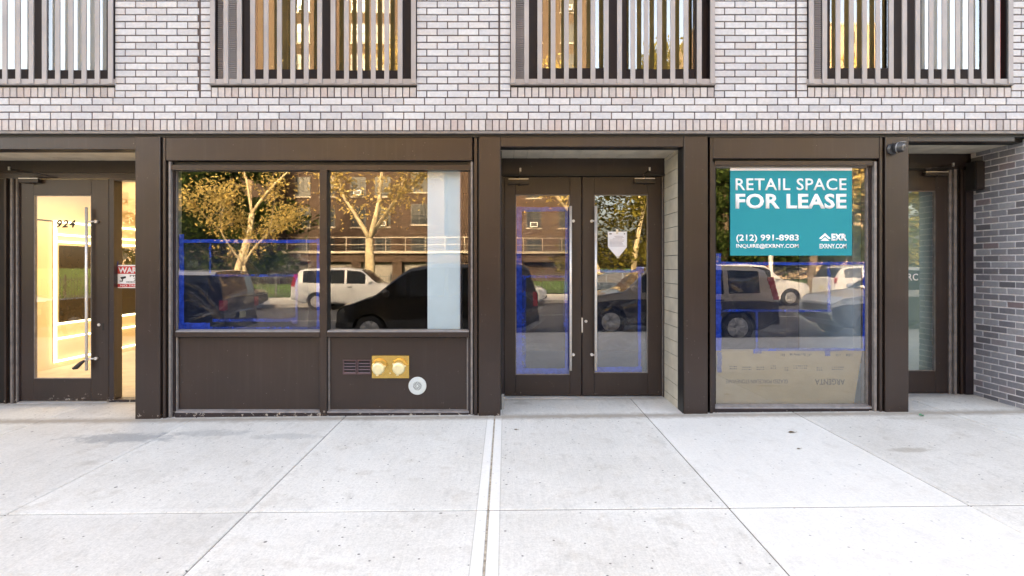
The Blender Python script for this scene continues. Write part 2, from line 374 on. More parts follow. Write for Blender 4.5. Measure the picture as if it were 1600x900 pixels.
# ================================================================== GROUND
jx0 = -0.11
def slab_top(mb, xa, xb, ya, yb, dz=0.0, c=0.006):
    n = len(mb.v)
    za = lambda x, y: zg(x, y) + dz
    ring0 = [(xa, ya), (xb, ya), (xb, yb), (xa, yb)]
    ring1 = [(xa + c, ya + c), (xb - c, ya + c), (xb - c, yb - c), (xa + c, yb - c)]
    mb.v += [(x, y, za(x, y) - 0.10) for x, y in ring0] + [(x, y, za(x, y) - c) for x, y in ring0] + [(x, y, za(x, y)) for x, y in ring1]
    mb.face((n + 8, n + 9, n + 10, n + 11))
    for i in range(4):
        j = (i + 1) % 4
        mb.face((n + i, n + j, n + 4 + j, n + 4 + i)); mb.face((n + 4 + i, n + 4 + j, n + 8 + j, n + 8 + i))
    mb.slabs.append((n, xa, xb, ya, yb))
mb = MB(); mb.slabs = []
rows = [(-2.24, 0.86), (-4.30, -2.24), (KERB, -4.30)]
for i in range(-16, 16):
    for (ya, yb) in rows:
        a = jx0 + 1.524 * i; b = a + 1.524
        g = 0.0026; gl = 0.0055 if i == 0 else g; gr = 0.0055 if i == -1 else g
        slab_top(mb, a + gl, b - gr, ya + .007, yb - .007, R.uniform(-.0015, .0015))
sw = mb.build('sidewalk', M['concrete'], None, False)
me = sw.data
ua = me.uv_layers.new(name='edge_a'); ub = me.uv_layers.new(name='edge_b')
sl = {}
for (n, xa, xb, ya, yb) in mb.slabs:
    for k in range(12): sl[n + k] = (xa, xb, ya, yb)
for lp in me.loops:
    xa, xb, ya, yb = sl[lp.vertex_index]; co = me.vertices[lp.vertex_index].co
    ua.data[lp.index].uv = (co.x - xa, co.y - ya); ub.data[lp.index].uv = (xb - co.x, yb - co.y)
tag(sw, 'pale broomed concrete sidewalk flags in front of the storefront', 'sidewalk', None, 'structure')
mb = MB()
mb.quad((-26, KERB, zg(-26, KERB) - .006), (26, KERB, zg(26, KERB) - .006), (26, .86, zg(26, .86) - .006), (-26, .86, zg(-26, .86) - .006))
tag(mb.build('sidewalk_joint_filler', M['joint'], None, False), 'dark filler in the joints between the sidewalk flags', 'joint', None, 'structure')
M['joint_pale'] = simple('expansion_joint_filler', (0.40, 0.34, 0.27), 0.95, 0, .1, .45, 40)
mb = MB(); xa, xb = jx0 - .0062, jx0 + .0062
mb.quad((xa, KERB, zg(xa, KERB) - .003), (xb, KERB, zg(xb, KERB) - .003), (xb, .1, zg(xb, .1) - .003), (xa, .1, zg(xa, .1) - .003))
tag(mb.build('expansion_joint', M['joint_pale'], None, False), 'tan expansion joint running from the storefront to the kerb', 'joint', None, 'structure')
mb = MB()
for i in range(-12, 12):
    xa, xb = i * 3.0 + .004, i * 3.0 + 2.996
    n = len(mb.v)
    pts = [(KERB - .16, -.45), (KERB - .16, -.03), (KERB - .135, -.004), (KERB - .004, -.004), (KERB - .004, -.45)]
    for xx in (xa, xb): mb.v += [(xx, y, zg(xx, KERB) + z) for y, z in pts]
    mb.face(range(n, n + 5)); mb.face(range(n + 9, n + 4, -1))
    for k in range(5):
        j = (k + 1) % 5; mb.face((n + k, n + 5 + k, n + 5 + j, n + j))
tag(mb.build('kerb', M['kerb']), 'stone kerb along the near edge of the road', 'kerb', None, 'structure')
mb = MB()
xr = 60.0
mb.quad((-xr, FARK, zroad(-xr)), (xr, FARK, zroad(xr)), (xr, KERB - .16, zroad(xr)), (-xr, KERB - .16, zroad(-xr)))
tag(mb.build('road', M['asphalt'], None, False), 'asphalt road with parked cars', 'road', None, 'structure')
mb = MB()
for k in range(-7, 8):
    x = k * 7.0
    mb.quad((x, -13.1, zroad(x) + .004), (x + 3.0, -13.1, zroad(x + 3) + .004), (x + 3.0, -12.98, zroad(x + 3) + .004), (x, -12.98, zroad(x) + .004))
for k in (-4.7, -4.25):
    n = len(mb.v)
    mb.quad((k - 1.2, -17.0, zroad(k - 1.2) + .004), (k - 1.1, -17.0, zroad(k - 1.1) + .004), (k + .1, -13.4, zroad(k + .1) + .004), (k, -13.4, zroad(k) + .004))
tag(mb.build('road_marking', M['lane'], None, False), 'white painted lane lines on the asphalt', 'road marking', None, 'structure')
mb = MB()
def zf(x): return zroad(x) + .13
mb.mat(M['far_walk'])
mb.quad((-xr, -24.6, zf(-xr) + .05), (xr, -24.6, zf(xr) + .05), (xr, FARK - .15, zf(xr)), (-xr, FARK - .15, zf(-xr)))
tag(mb.build('far_sidewalk', None, None, False), 'grey sidewalk across the road', 'sidewalk', None, 'structure')
mb = MB()
n = 0
mb.v += [(x, y, z) for x in (-xr, xr) for (y, z) in ((FARK, zroad(x) - .3), (FARK, zf(x)), (FARK - .15, zf(x) + .002), (FARK - .15, zroad(x) - .3))]
for k in range(4):
    j = (k + 1) % 4; mb.face((k, 4 + k, 4 + j, j))
tag(mb.build('far_kerb', M['kerb']), 'stone kerb along the far edge of the road', 'kerb', None, 'structure')
mb = MB()
g0 = 40; xs = [-xr + i * 2 * xr / g0 for i in range(g0 + 1)]
prev = None
for yy, dz in ((-24.62, .09), (-26.5, .35), (-30, .5), (-36, .45), (-46, .2)):
    row = []
    for x in xs: row.append(len(mb.v)); mb.v.append((x, yy, zf(x) + dz + R.uniform(-.03, .03)))
    if prev:
        for i in range(g0): mb.face((prev[i], row[i], row[i + 1], prev[i + 1]), True)
    prev = row
tag(mb.build('lawn', M['lawn']), 'green lawn behind the iron fence across the road', 'lawn', None, 'structure')
mb = MB(); mb.quad((-600, -600, -1.6), (600, -600, -1.6), (600, 200, -1.6), (-600, 200, -1.6))
tag(mb.build('ground', M['lawn'], None, False), 'ground reaching to the horizon', 'ground', None, 'structure')

# ================================================================== OUR BUILDING
B = empty('apartment_building')
tag(B, 'apartment building with pale brick above a dark brown steel storefront', 'building')
BM = 0.2100; CH = 0.0698; JT = 0.0105
z_low = Z(204.5)                      # underside of the rowlock course
z_row = Z(186.5)                      # top of the rowlock course
ZTOP = 5.6
XL, XR = -9.5, 9.5
wins = []                             # upper windows x0, x1
for a, b in ((-600, -285), (-137, 179), (330, 650.5), (798, 1116), (1262, 1580), (1730, 2050)):
    wins.append((X(a), X(b)))
z_sill_t = Z(136.0); z_sill_b = Z(152.5)
z_win_b = Z(132.5); z_win_t = 5.05
def in_win(x):
    return any(a < x < b for a, b in wins)
bw = MB()
bw.mat(M['white_brick'])
def brick(mb, x0, x1, z0, z1, y0=0.0, depth=0.09):
    j = JT / 2; e = R.uniform(-.0012, .0012)
    if x1 - x0 - JT < 0.012: return
    mb.cham(x0 + j, x1 - j, y0 + e, y0 + depth, z0 + j + R.uniform(-.0006, .0006), z1 - j + R.uniform(-.0006, .0006), .0035)
# rowlock course over the storefront
bw.mat(M['rowlock'])
x = XL
while x < XR:
    w = CH * R.uniform(.97, 1.03); brick(bw, x, x + w, z_low, z_row); x += w
# rowlock sills
for a, b in wins:
    n = int(round((b - a) / CH))
    for i in range(n):
        brick(bw, a + (b - a) * i / n, a + (b - a) * (i + 1) / n, z_sill_b, z_sill_t, -0.004)
bw.mat(M['white_brick'])
# three full courses
zc = z_row; dz3 = (z_sill_b - z_row) / 3
for r in range(3):
    x = XL - (BM / 2 if r % 2 else 0) + .07
    while x < XR:
        brick(bw, x, x + BM, zc, zc + dz3); x += BM
    zc += dz3
# piers between the windows
edges = [XL] + [e for w in wins for e in w] + [XR]
piers = [(edges[i], edges[i + 1]) for i in range(0, len(edges), 2)]
r = 0
while zc < ZTOP:
    above = zc > z_win_t
    spans = [(XL, XR, False)] if above else [(a, b, i > 0) for i, (a, b) in enumerate(piers)]
    for a, b, stack in spans:
        e = b
        if stack and i < 99 and b < XR:
            e = b - 0.115                      # control joint, then a stack of headers at the jamb
            brick(bw, e + .004, b, zc, zc + CH)
            e -= .006
        x = a - (0 if r % 2 else BM / 2)
        while x < e - .01:
            xa, xb = max(x, a), min(x + BM, e)
            if xb - xa > .03: brick(bw, xa, xb, zc, zc + CH)
            x += BM
    zc += CH; r += 1
wall = bw.build('brick_wall', None, B, False)
# mortar bed and backing masonry
mb = MB(); mb.mat(M['mortar'])
mb.box(XL, XR, .0085, .30, z_low + .004, z_sill_b)
for a, b in piers: mb.box(a + (0 if a == XL else .002), b - (0 if b == XR else .002), .0085, .30, z_sill_b + .0005, z_win_t)
for a, b in wins: mb.box(a + .004, b - .004, .010, .30, z_sill_b + .0005, z_sill_t - .006)
mb.box(XL, XR, .0085, .30, z_win_t + .0005, ZTOP + .02)
mb.build('mortar_bed', None, B)
# plain upper storeys and the rest of the block (above and beside the frame)
mb = MB(); mb.mat(M['white_brick'])
mb.box(-14, 12, .004, 9.0, ZTOP + .03, 9.7)  # top height set by the shadow cast across the street
mb.box(-14, XL - .005, .004, 9.0, z_low, ZTOP + .025)
mb.box(XR + .005, 12, .004, 9.0, z_low, ZTOP + .025)
mb.build('upper_wall', None, B)

# ---- steel lintel lip
mb = MB(); mb.mat(M['edge']); mb.box(XL, XR, -.006, .20, Z(208.6), z_low - .002)
mb.mat(M['steel_dark']); mb.box(XL, XR, .035, .20, Z(213.2), Z(208.6) - .001)  # dark strip in place of the shadow under the lip
mb.build('steel_lintel', None, B)

ZB = -0.20       # everything on the facade runs down into the pavement
# ---- pilasters
PIL = [(211, 250), (748, 782), (1069, 1106), (1383.5, 1420)]
zt = Z(213.2, .03) - .001
for (a, b) in PIL:
    mb = MB(); mb.mat(M['steel'])
    xa, xb = X(a, .03), X(b, .03)
    mb.cham(xa, xb, .03, .26, ZB, zt, .004)
    o = mb.build('pilaster', None, B)
mb = MB(); mb.mat(M['steel']); mb.cham(-6.55, -6.30, .03, .8, ZB, zt, .004); mb.build('pilaster', None, B)

def vstrip(mb, a, b, y, z0, z1, m, back=.20):
    mb.mat(m); mb.box(X(a, y), X(b, y), y, back, z0, z1)
def hbar(mb, a, b, pt, pb, y, m, back=.20):
    mb.mat(m); mb.box(X(a, y), X(b, y), y, back, Z(pb, y), Z(pt, y))

# ---- bay with the two pane shop window
W1 = MB()
ztop_h = Z(214.5, .06)
W1.mat(M['black']); W1.box(X(249.5, .2) - .02, X(748.5, .2) + .02, .20, .24, ZB, Z(527, .2))  # black backing puts the shade of the deep gaps into colour
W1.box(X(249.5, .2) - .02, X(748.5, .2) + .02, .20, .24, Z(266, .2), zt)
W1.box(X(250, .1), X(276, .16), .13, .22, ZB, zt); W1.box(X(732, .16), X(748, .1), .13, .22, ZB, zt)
zfr = Z(252.5, .07)
# jamb profiles left and right
for a, b, y, m in ((254.5, 258.5, .045, M['steel']), (258.5, 263.5, .085, M['steel_dark']), (263.5, 266.5, .06, M['edge']), (266.5, 273, .10, M['plum']), (273, 276, .125, M['edge'])):
    vstrip(W1, a, b, y, ZB, zt - .004 if a < 257 else zfr - .001, m, .22)
for a, b, y, m in ((741, 745.5, .045, M['steel']), (738.5, 741, .085, M['steel_dark']), (735.5, 738.5, .06, M['edge']), (731.5, 735.5, .095, M['plum'])):
    vstrip(W1, a, b, y, ZB, zt - .004 if a > 740 else zfr - .001, m, .22)
hbar(W1, 266.5, 735.5, 257.5, 265.5, .07, M['steel'])
hbar(W1, 263.5, 738.5, 253, 257.3, .10, M['steel_dark'])
# mullion
W1.mat(M['steel']); W1.box(X(499.5, .07), X(510.5, .07), .07, .20, ZB, Z(265.5, .07) - .001)
W1.mat(M['steel_dark']); W1.box(X(510.5, .09), X(512.5, .09), .09, .20, ZB, Z(265.5, .07) - .001)
# sills
for a, b in ((273.5, 499.3), (511, 732.5)):
    y = .055
    W1.mat(M['edge']); W1.prism_x([(y + .012, Z(517.2, y)), (.16, Z(516.2, y) + .004), (.16, Z(519, y)), (y + .004, Z(519, y))], X(a, y), X(b, y))
    W1.mat(M['steel']); W1.box(X(a, y), X(b, y), y, .16, Z(526.5, y), Z(519, y) - .0006)
# base rails, with the top highlight put into a pale colour
for a, b in ((273.5, 499.3), (511, 732.5)):
    y = .07
    W1.mat(M['edge']); W1.prism_x([(y + .01, Z(643.2, y)), (.13, Z(641.2, y)), (.13, Z(645, y)), (y, Z(645, y))], X(a, y), X(b, y))
    W1.mat(M['plum']); W1.box(X(a, y), X(b, y), y + .002, .13, ZB, Z(645, y) - .0006)
# panel beads
for a, b in ((275, 277.2), (512.6, 514.8), (729.3, 731.3)):
    vstrip(W1, a, b, .10, Z(641.5, .1), Z(527.2, .1), M['edge'], .13)
w1 = W1.build('shop_window', None, B)
mb = MB(); mb.mat(M['steel']); mb.cham(X(259, .045), X(738, .045), .045, .19, Z(250.8, .045), Z(214.2, .045), .005); mb.build('header_panel', None, w1)
for a, b in ((277.2, 499.4), (514.8, 729.3)):
    mb = MB(); mb.mat(M['steel']); mb.box(X(a, .125), X(b, .125), .125, .18, Z(642.5, .125), Z(527.3, .125)); mb.build('lower_panel', None, w1)
for a, b in ((275.5, 499.6), (512.6, 731.5)):
    y = .135
    mb = MB(); mb.mat(M['glass']); mb.quad((X(a, y) - .01, y, Z(518.5, y)), (X(b, y) + .01, y, Z(518.5, y)), (X(b, y) + .01, y, Z(263, y)), (X(a, y) - .01, y, Z(263, y)))
    mb.build('glass', None, w1, False)

# ---- bay with the single pane window and the lease sign
W3 = MB()
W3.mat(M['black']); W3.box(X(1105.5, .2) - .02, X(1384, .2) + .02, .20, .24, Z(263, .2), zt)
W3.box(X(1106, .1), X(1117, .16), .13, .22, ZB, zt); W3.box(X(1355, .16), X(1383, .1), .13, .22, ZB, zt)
for a, b, y, m in ((1109.5, 1113.5, .045, M['steel']), (1113.5, 1117.5, .08, M['plum'])):
    vstrip(W3, a, b, y, ZB, zt - .004 if a < 1112 else zfr - .001, m, .22)
for a, b, y, m in ((1374.5, 1378.5, .045, M['steel']), (1370, 1374.5, .09, M['steel_dark']), (1366, 1370, .06, M['edge']), (1358.5, 1366, .10, M['plum']), (1354, 1358.5, .12, M['edge'])):
    vstrip(W3, a, b, y, ZB, zt - .004 if a > 1372 else zfr - .001, m, .22)
hbar(W3, 1117.5, 1366, 251.5, 258.5, .07, M['steel'])
hbar(W3, 1113.5, 1374, 248.6, 251.2, .10, M['steel_dark'])
hbar(W3, 1117.5, 1354, 258.7, 261.5, .105, M['edge'])
y = .07
W3.mat(M['edge']); W3.prism_x([(y + .01, Z(636, y)), (.135, Z(633, y)), (.135, Z(638.5, y)), (y, Z(638.5, y))], X(1117.8, y), X(1363, y))  # pale rail top, its highlight painted in
W3.mat(M['plum']); W3.box(X(1117.8, y), X(1358, y), y + .002, .135, ZB, Z(638.5, y) - .0006)
w3 = W3.build('shop_window', None, B)
mb = MB(); mb.mat(M['steel']); mb.cham(X(1113.8, .045), X(1374.2, .045), .045, .19, Z(247.6, .045), Z(213.8, .045), .005); mb.build('header_panel', None, w3)
y = .14
mb = MB(); mb.mat(M['glass']); mb.quad((X(1116, y), y, Z(636, y)), (X(1356, y), y, Z(636, y)), (X(1356, y), y, Z(259, y)), (X(1116, y), y, Z(259, y)))
mb.build('glass', None, w3, False)

# ---- recesses: fascia, returns, soffits
OPEN = [(-6.30, X(211, .03), 233.5, 'l'), (X(782, .03), X(1069, .03), 229.5, 'm'), (X(1420, .03), 5.31, 221.5, 'r')]
YD = .78
for (xa, xb, pf, k) in OPEN:
    zso = Z(pf, .05)
    mb = MB(); mb.mat(M['steel']); mb.cham(xa + (0 if k == 'l' else .001), xb - (.13 if k == 'r' else .001), .04, .10, zso, zt - .001, .004)
    mb.mat(M['steel_dark']); mb.box(xa, xb, .101, .24, zso + .004, zt)
    if k == 'm':
        mb.box(xa, xa + .01, .262, YD + .05, ZB, zso)                 # hidden return
        mb.box(xb - .006, xb + .02, .05, .235, ZB, zso)
    mb.build('fascia', None, B)
    # soffit boards
    mb = MB(); mb.mat(M['siding'])
    n = int((xb - xa) / .145) + 1
    for i in range(n):
        a = xa + i * .145; b = min(a + .142, xb)
        if b - a > .01: mb.box(a, b, .245, YD + .04, zso + .012 + R.uniform(0, .002), zso + .035)
    mb.build('soffit', None, B)
# beige lap siding on the return of the double door recess
mb = MB(); mb.mat(M['siding']); xs_ = X(1069, .03)
z = -.05; zso = Z(229.5, .05)
while z < zso:
    t = min(z + .150, zso + .01); e = R.uniform(0, .002)
    mb.box(xs_ - .004 + e, xs_ + .03, .24, YD + .02, z + .003, t); z += .153
mb.mat(M['steel_dark']); mb.box(xs_ + .006, xs_ + .04, .24, YD + .02, -.1, zso)
mb.build('siding', None, B)

# ---- doors
def pull_bar(parent, xb, z0, z1, yface, xleaf, zs):
    mb = MB(); mb.mat(M['stainless']); yb = yface - .062
    mb.tube((xb, yb, z0), (xb, yb, z1), .0155, seg=14)
    for zz in zs:
        mb.tube((xb, yb, zz), (xleaf, yface - .028, zz), .009, seg=10)
        mb.tube((xleaf, yface - .034, zz), (xleaf, yface + .004, zz), .0165, seg=14)
    return mb.build('pull_handle', None, parent)
def closer(parent, xa, xb, pt, pb, yface, arm_to):
    mb = MB(); mb.mat(M['closer'])
    z0, z1 = Z(pb, yface), Z(pt, yface)
    mb.box(xa, xb, yface - .055, yface - .001, z0, z1 - .010)
    mb.mat(M['satin']); mb.box(xa + .004, xb - .004, yface - .053, yface - .004, z1 - .0098, z1)
    mb.mat(M['closer'])
    xm = xa * .45 + xb * .55
    mb.tube((xm, yface - .03, z0 + .002), (xm, yface - .03, z0 - .016), .012)
    xe = arm_to[0]; ze = arm_to[1]; xk = xm + (xm - xe) * 1.0
    mb.tube((xm, yface - .03, z1 + .008), (xk, yface - .10, z1 + .022), .007)
    mb.tube((xk, yface - .10, z1 + .022), (xe, yface - .02, ze), .006)
    mb.mat(M['satin']); mb.box(xe - .010, xe + .010, yface - .04, yface + .01, ze - .012, ze + .028)
    return mb.build('door_closer', None, parent)
def leaf(x0, x1, z0, z1, gx0, gx1, gz0, gz1, yf, mat, gmat, thick=.045, label=None):
    mb = MB(); mb.mat(mat)
    mb.cham(x0, gx0, yf, yf + thick, z0, z1, .003); mb.cham(gx1, x1, yf, yf + thick, z0, z1, .003)
    mb.cham(gx0 + .0006, gx1 - .0006, yf + .0012, yf + thick, gz1, z1, .002); mb.cham(gx0 + .0006, gx1 - .0006, yf + .0012, yf + thick, z0, gz0, .002)
    mb.mat(M['edge'])
    b = .008
    mb.box(gx0 + .001, gx0 + b, yf + .004, yf + thick, gz0 + .001, gz1 - .001); mb.box(gx1 - b, gx1 - .001, yf + .004, yf + thick, gz0 + .001, gz1 - .001)
    mb.box(gx0 + b + .0005, gx1 - b - .0005, yf + .004, yf + thick, gz0 + .001, gz0 + b); mb.box(gx0 + b + .0005, gx1 - b - .0005, yf + .004, yf + thick, gz1 - b, gz1 - .001)
    d = mb.build('door', None, B)
    if label: d['label'] = label
    g = MB(); g.mat(gmat); yg = yf + .018
    g.quad((gx0, yg, gz0), (gx1, yg, gz0), (gx1, yg, gz1), (gx0, yg, gz1)); g.build('glass', None, d, False)
    return d
# double door
yf = .79
Dx = lambda p: X(p, yf); Dz = lambda p: Z(p, yf)
mb = MB(); mb.mat(M['steel2'])
mb.box(X(782, .03) + .011, X(1041, yf), .765, .90, Z(271.5, .765), 2.80)             # transom panel over the door
mb.mat(M['steel_dark']); mb.box(Dx(784), Dx(1039), .752, .90, Z(275.0, .752), Z(271.5, .765) - .001)
mb.mat(M['plum']); mb.box(Dx(779), Dx(787.5), .77, .90, ZB, Z(275.2, .752)); mb.box(Dx(1035.5), Dx(1041), .77, .90, ZB, Z(275.2, .752))
mb.mat(M['edge']); mb.box(Dx(1034.4), Dx(1035.4), .768, .90, ZB, Z(275.2, .752))
dfr = mb.build('door_frame', None, B)
mb = MB(); mb.mat(M['threshold']); zth = zg(0.9, .78)
mb.prism_x([(.735, zth - .02), (.735, zth + .004), (.765, zth + .014), (.86, zth + .014), (.86, zth - .02)], Dx(787.6), Dx(1035)); mb.build('threshold', None, dfr)
mb = MB(); mb.mat(M['far_walk']); mb.box(X(782, .03) + .002, X(788, .5), .28, .42, -.05, .135); mb.build('mortar_block', None, dfr)
dl = leaf(Dx(788), Dx(908.6), zth + .02, Dz(276), Dx(805.5), Dx(890.5), Dz(586), Dz(304), yf, M['steel2'], M['glass_door'])
dr = leaf(Dx(909.8), Dx(1034), zth + .02, Dz(276), Dx(928.5), Dx(1012.5), Dz(583), Dz(304), yf, M['steel2'], M['glass_door'])
yb = yf - .062
pull_bar(dl, X(891.5, yb), Z(579, yb), Z(322, yb), yf, X(896.5, yb), (Z(345, yb), Z(555, yb)))
pull_bar(dr, X(931.0, yb), Z(579, yb), Z(322, yb), yf, X(925.5, yb), (Z(345, yb), Z(555, yb)))
closer(dl, Dx(794), Dx(826), 280, 288, yf, (Dx(813), Dz(267)))
closer(dr, Dx(990), Dx(1022), 279, 287, yf, (Dx(1014), Dz(266)))
mb = MB(); mb.mat(M['satin']); mb.lathe((Dx(915.5), yf + .001, Dz(502)), (0, -1, 0), [(0, .017), (.006, .017), (.011, .013), (.012, .004)]); mb.build('lock_cylinder', None, dr)
mb = MB(); mb.mat(M['satin']); mb.box(Dx(908.7), Dx(910.6), yf - .006, yf + .02, Dz(519.5), Dz(496.5)); mb.build('latch_guard', None, dr)

# lobby door
zth = zg(-4.9, .78)
mb = MB(); mb.mat(M['steel2'])
mb.box(-6.29, X(213, .03), .765, .92, Z(269.5, .765), 2.80)
mb.mat(M['plum']); mb.box(-6.29, X(213, .03), .775, .92, Z(279, .775), Z(269.5, .765) - .001)
for a, b, y, m in ((-40, 6, .775, M['steel_dark']), (6, 9.5, .74, M['steel']), (9.5, 16, .78, M['black']), (16, 19, .745, M['edge']), (19, 25, .77, M['steel2']), (25, 27, .76, M['edge']), (27, 31.5, .78, M['plum'])):
    mb.mat(m); mb.box(X(a, y), X(b, y), y, .92, ZB, Z(279.2, .775) if a > -39 else Z(279.2, .775))
mb.mat(M['plum']); mb.box(X(170.5, .775), X(178, .775), .775, .92, ZB, Z(279.2, .775))
mb.mat(M['brass_cap']); mb.box(X(177.9, .80), X(179.2, .80), .80, .90, Z(624, .8), Z(281, .8))
mb.mat(M['plum']); mb.box(X(178.1, .775), X(213, .03), .775, .92, ZB, Z(624.5, .775)); mb.box(X(178.1, .775), X(213, .03), .777, .92, Z(282, .775), Z(279.2, .775) - .0005)
lfr = mb.build('door_frame', None, B)
g = MB(); g.mat(M['glass_lobby']); g.quad((X(178, .85), .85, Z(626, .85)), (-3.70, .85, Z(626, .85)), (-3.70, .85, Z(280, .85)), (X(178, .85), .85, Z(280, .85))); g.build('glass', None, lfr, False)
mb = MB(); mb.mat(M['threshold'])
mb.prism_x([(.735, zth - .02), (.735, zth + .002), (.765, zth + .012), (.86, zth + .012), (.86, zth - .02)], Dx(32), Dx(170)); mb.build('threshold', None, lfr)
dlo = leaf(Dx(32), Dx(170), zth + .016, Dz(280), Dx(52.5), Dx(142.5), Dz(592), Dz(305), yf, M['steel'], M['glass_lobby'])
pull_bar(dlo, X(135, yb), Z(579, yb), Z(324, yb), yf, X(146, yb), (Z(346, yb), Z(561, yb)))
closer(dlo, Dx(34), Dx(65), 279, 286, yf, (Dx(18), Dz(265)))
mb = MB(); mb.mat(M['satin']); mb.lathe((Dx(154.5), yf + .001, Dz(507.5)), (0, -1, 0), [(0, .018), (.006, .018), (.011, .013), (.012, .004)])
mb.mat(M['steel_dark']); mb.box(Dx(160), Dx(162.5), yf - .004, yf + .01, Dz(516), Dz(505)); mb.build('lock_cylinder', None, dlo)
text('house_number', '924', X(86.5, yf), X(116.5, yf), Z(355.8, yf), Z(343.6, yf), yf + .0172, M['ink'], dlo, .035, .25, spacing=1.2)
# lever lock hanging on the pull bar
t = empty('lever_lock', (X(131, yb), yb, Z(567, yb)))
mb = MB(); mb.mat(M['closer'])
p = [(X(134, yb) - t.location.x, -.02, Z(563, yb) - t.location.z), (X(129, yb) - t.location.x, -.03, Z(567, yb) - t.location.z), (X(123, yb) - t.location.x, -.035, Z(573, yb) - t.location.z), (X(117.5, yb) - t.location.x, -.035, Z(575, yb) - t.location.z)]
mb.path(p, [.012, .022, .026, .014], 8); mb.build('lever', None, t)
mb = MB(); mb.mat(M['satin']); mb.path([(q[0] - .004, q[1] - .012, q[2] + .010) for q in p[1:]], [.004, .006, .003], 6); mb.build('lever_highlight', None, t)  # pale strip added along the lever as its highlight
mb = MB(); mb.mat(M['satin']); mb.tube((X(134, yb) - t.location.x, -.02, Z(563, yb) - t.location.z), (X(137.5, yb) - t.location.x, -.018, Z(560.5, yb) - t.location.z), .010, .008); mb.build('clamp', None, t)
tag(t, 'dark metal lever clamped to the low end of the lobby door pull bar', 'door lever')

# right hand service door
zth = zg(4.5, .78)
mb = MB(); mb.mat(M['steel2']); mb.box(X(1420, .03) - .05, 5.30, .765, .90, Z(262.5, .765), 2.84)
mb.mat(M['steel_dark']); mb.box(X(1415, .77), X(1518, .77), .77, .90, Z(265, .77), Z(262.5, .765) - .001)
for a, b, y, m in ((1483, 1487, .772, M['edge']), (1487, 1491, .785, M['black']), (1491, 1495, .75, M['edge']), (1495, 1501, .79, M['black']), (1501, 1505, .755, M['steel']), (1505, 1509, .79, M['black']), (1509, 1518.5, .74, M['plum'])):
    mb.mat(m); mb.box(X(a, y), X(b, y) if b < 1518 else 5.312, y, .92, ZB, Z(265, .77) - .001)
rfr = mb.build('door_frame', None, B)
mb = MB(); mb.mat(M['threshold'])
mb.prism_x([(.735, zth - .02), (.735, zth + .002), (.765, zth + .010), (.86, zth + .010), (.86, zth - .02)], X(1395, .78), Dx(1483)); mb.build('threshold', None, rfr)
ds = leaf(X(1376, yf), Dx(1482.5), zth + .014, Dz(266), X(1392, yf), Dx(1462), Dz(580), Dz(298), yf, M['steel2'], M['glass_door'])
closer(ds, Dx(1441), Dx(1477), 269, 275, yf, (Dx(1486), Dz(259)))
text('door_lettering', 'RC', X(1419.5, yf), X(1436, yf), Z(438.5, yf), Z(427.5, yf), yf + .0172, M['white'], ds, .015, spacing=1.1)
mb = MB(); mb.mat(M['steel_dark']); mb.box(5.215, 5.309, .60, .735, Z(298, .7), Z(254, .7)); mb.mat(M['closer']); mb.box(5.225, 5.309, .58, .599, Z(297, .7), Z(255, .7)); mb.build('wall_box', None, rfr)

# dark brick return wall on the right with its pier
mb = MB(); mb.mat(M['dark_brick'])
def brick_x(mb, y0, y1, z0, z1, xf):
    j = .0135 / 2; e = R.uniform(-.0012, .0012); n = len(mb.v); c = .003
    a, b, p, q = y0 + j, y1 - j, z0 + j, z1 - j; x0 = xf + e
    mb.v += [(xf + .08, b, p), (xf + .08, a, p), (xf + .08, a, q), (xf + .08, b, q), (x0 + c, b, p), (x0 + c, a, p), (x0 + c, a, q), (x0 + c, b, q),
             (x0, b - c, p + c), (x0, a + c, p + c), (x0, a + c, q - c), (x0, b - c, q - c)]
    for qd in ((8, 9, 10, 11), (4, 5, 9, 8), (5, 6, 10, 9), (6, 7, 11, 10), (7, 4, 8, 11), (0, 1, 5, 4), (1, 2, 6, 5), (2, 3, 7, 6), (3, 0, 4, 7)):
        mb.face([n + i for i in qd])
z = -.11; r = 0; zr_top = 2.85
while z < zr_top:
    y = .84 - (BM / 2 if r % 2 else 0) - .02
    while y > -.02:
        a = max(y - BM, -.02); b = min(y, .80)
        if b - a > .03: brick_x(mb, a, b, z, min(z + CH, zr_top + .03), 5.31)
        y -= BM
    x = 5.312 + (0 if r % 2 else BM / 2)
    if not r % 2: brick(mb, 5.312 + .088, 5.312 + BM / 2 + .09, z, z + CH, -.012, .08)
    x = 5.312 + .09 + (BM / 2 if not r % 2 else 0)
    while x < 9.4:
        brick(mb, x, x + BM, z, min(z + CH, zr_top + .03), -.012, .08); x += BM
    z += CH; r += 1
mb.mat(M['pale_mortar']); mb.box(5.318, 9.45, -.004, .95, -.2, Z(209.5) - .03)
mb.build('dark_brick_wall', None, B, False)

# blank bays past the frame on the left
mb = MB(); mb.mat(M['steel']); mb.cham(-14, -6.56, .05, .9, ZB, zt - .002, .004); mb.build('blank_panel', None, B)

# ---- rooms behind the glass
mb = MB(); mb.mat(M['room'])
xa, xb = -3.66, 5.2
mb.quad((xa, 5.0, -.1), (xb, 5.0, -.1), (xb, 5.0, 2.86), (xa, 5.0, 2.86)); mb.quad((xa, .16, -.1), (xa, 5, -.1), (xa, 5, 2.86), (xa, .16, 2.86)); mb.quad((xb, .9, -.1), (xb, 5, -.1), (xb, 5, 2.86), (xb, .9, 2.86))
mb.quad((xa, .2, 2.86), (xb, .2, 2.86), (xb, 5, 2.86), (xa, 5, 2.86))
mb.quad((4.0, .27, -.1), (4.0, .92, -.1), (4.0, .92, 2.86), (4.0, .27, 2.86)); mb.quad((1.86, .27, -.1), (1.86, .92, -.1), (1.86, .92, 2.86), (1.86, .27, 2.86)); mb.quad((-.08, .27, -.1), (-.08, .92, -.1), (-.08, .92, 2.86), (-.08, .27, 2.86))
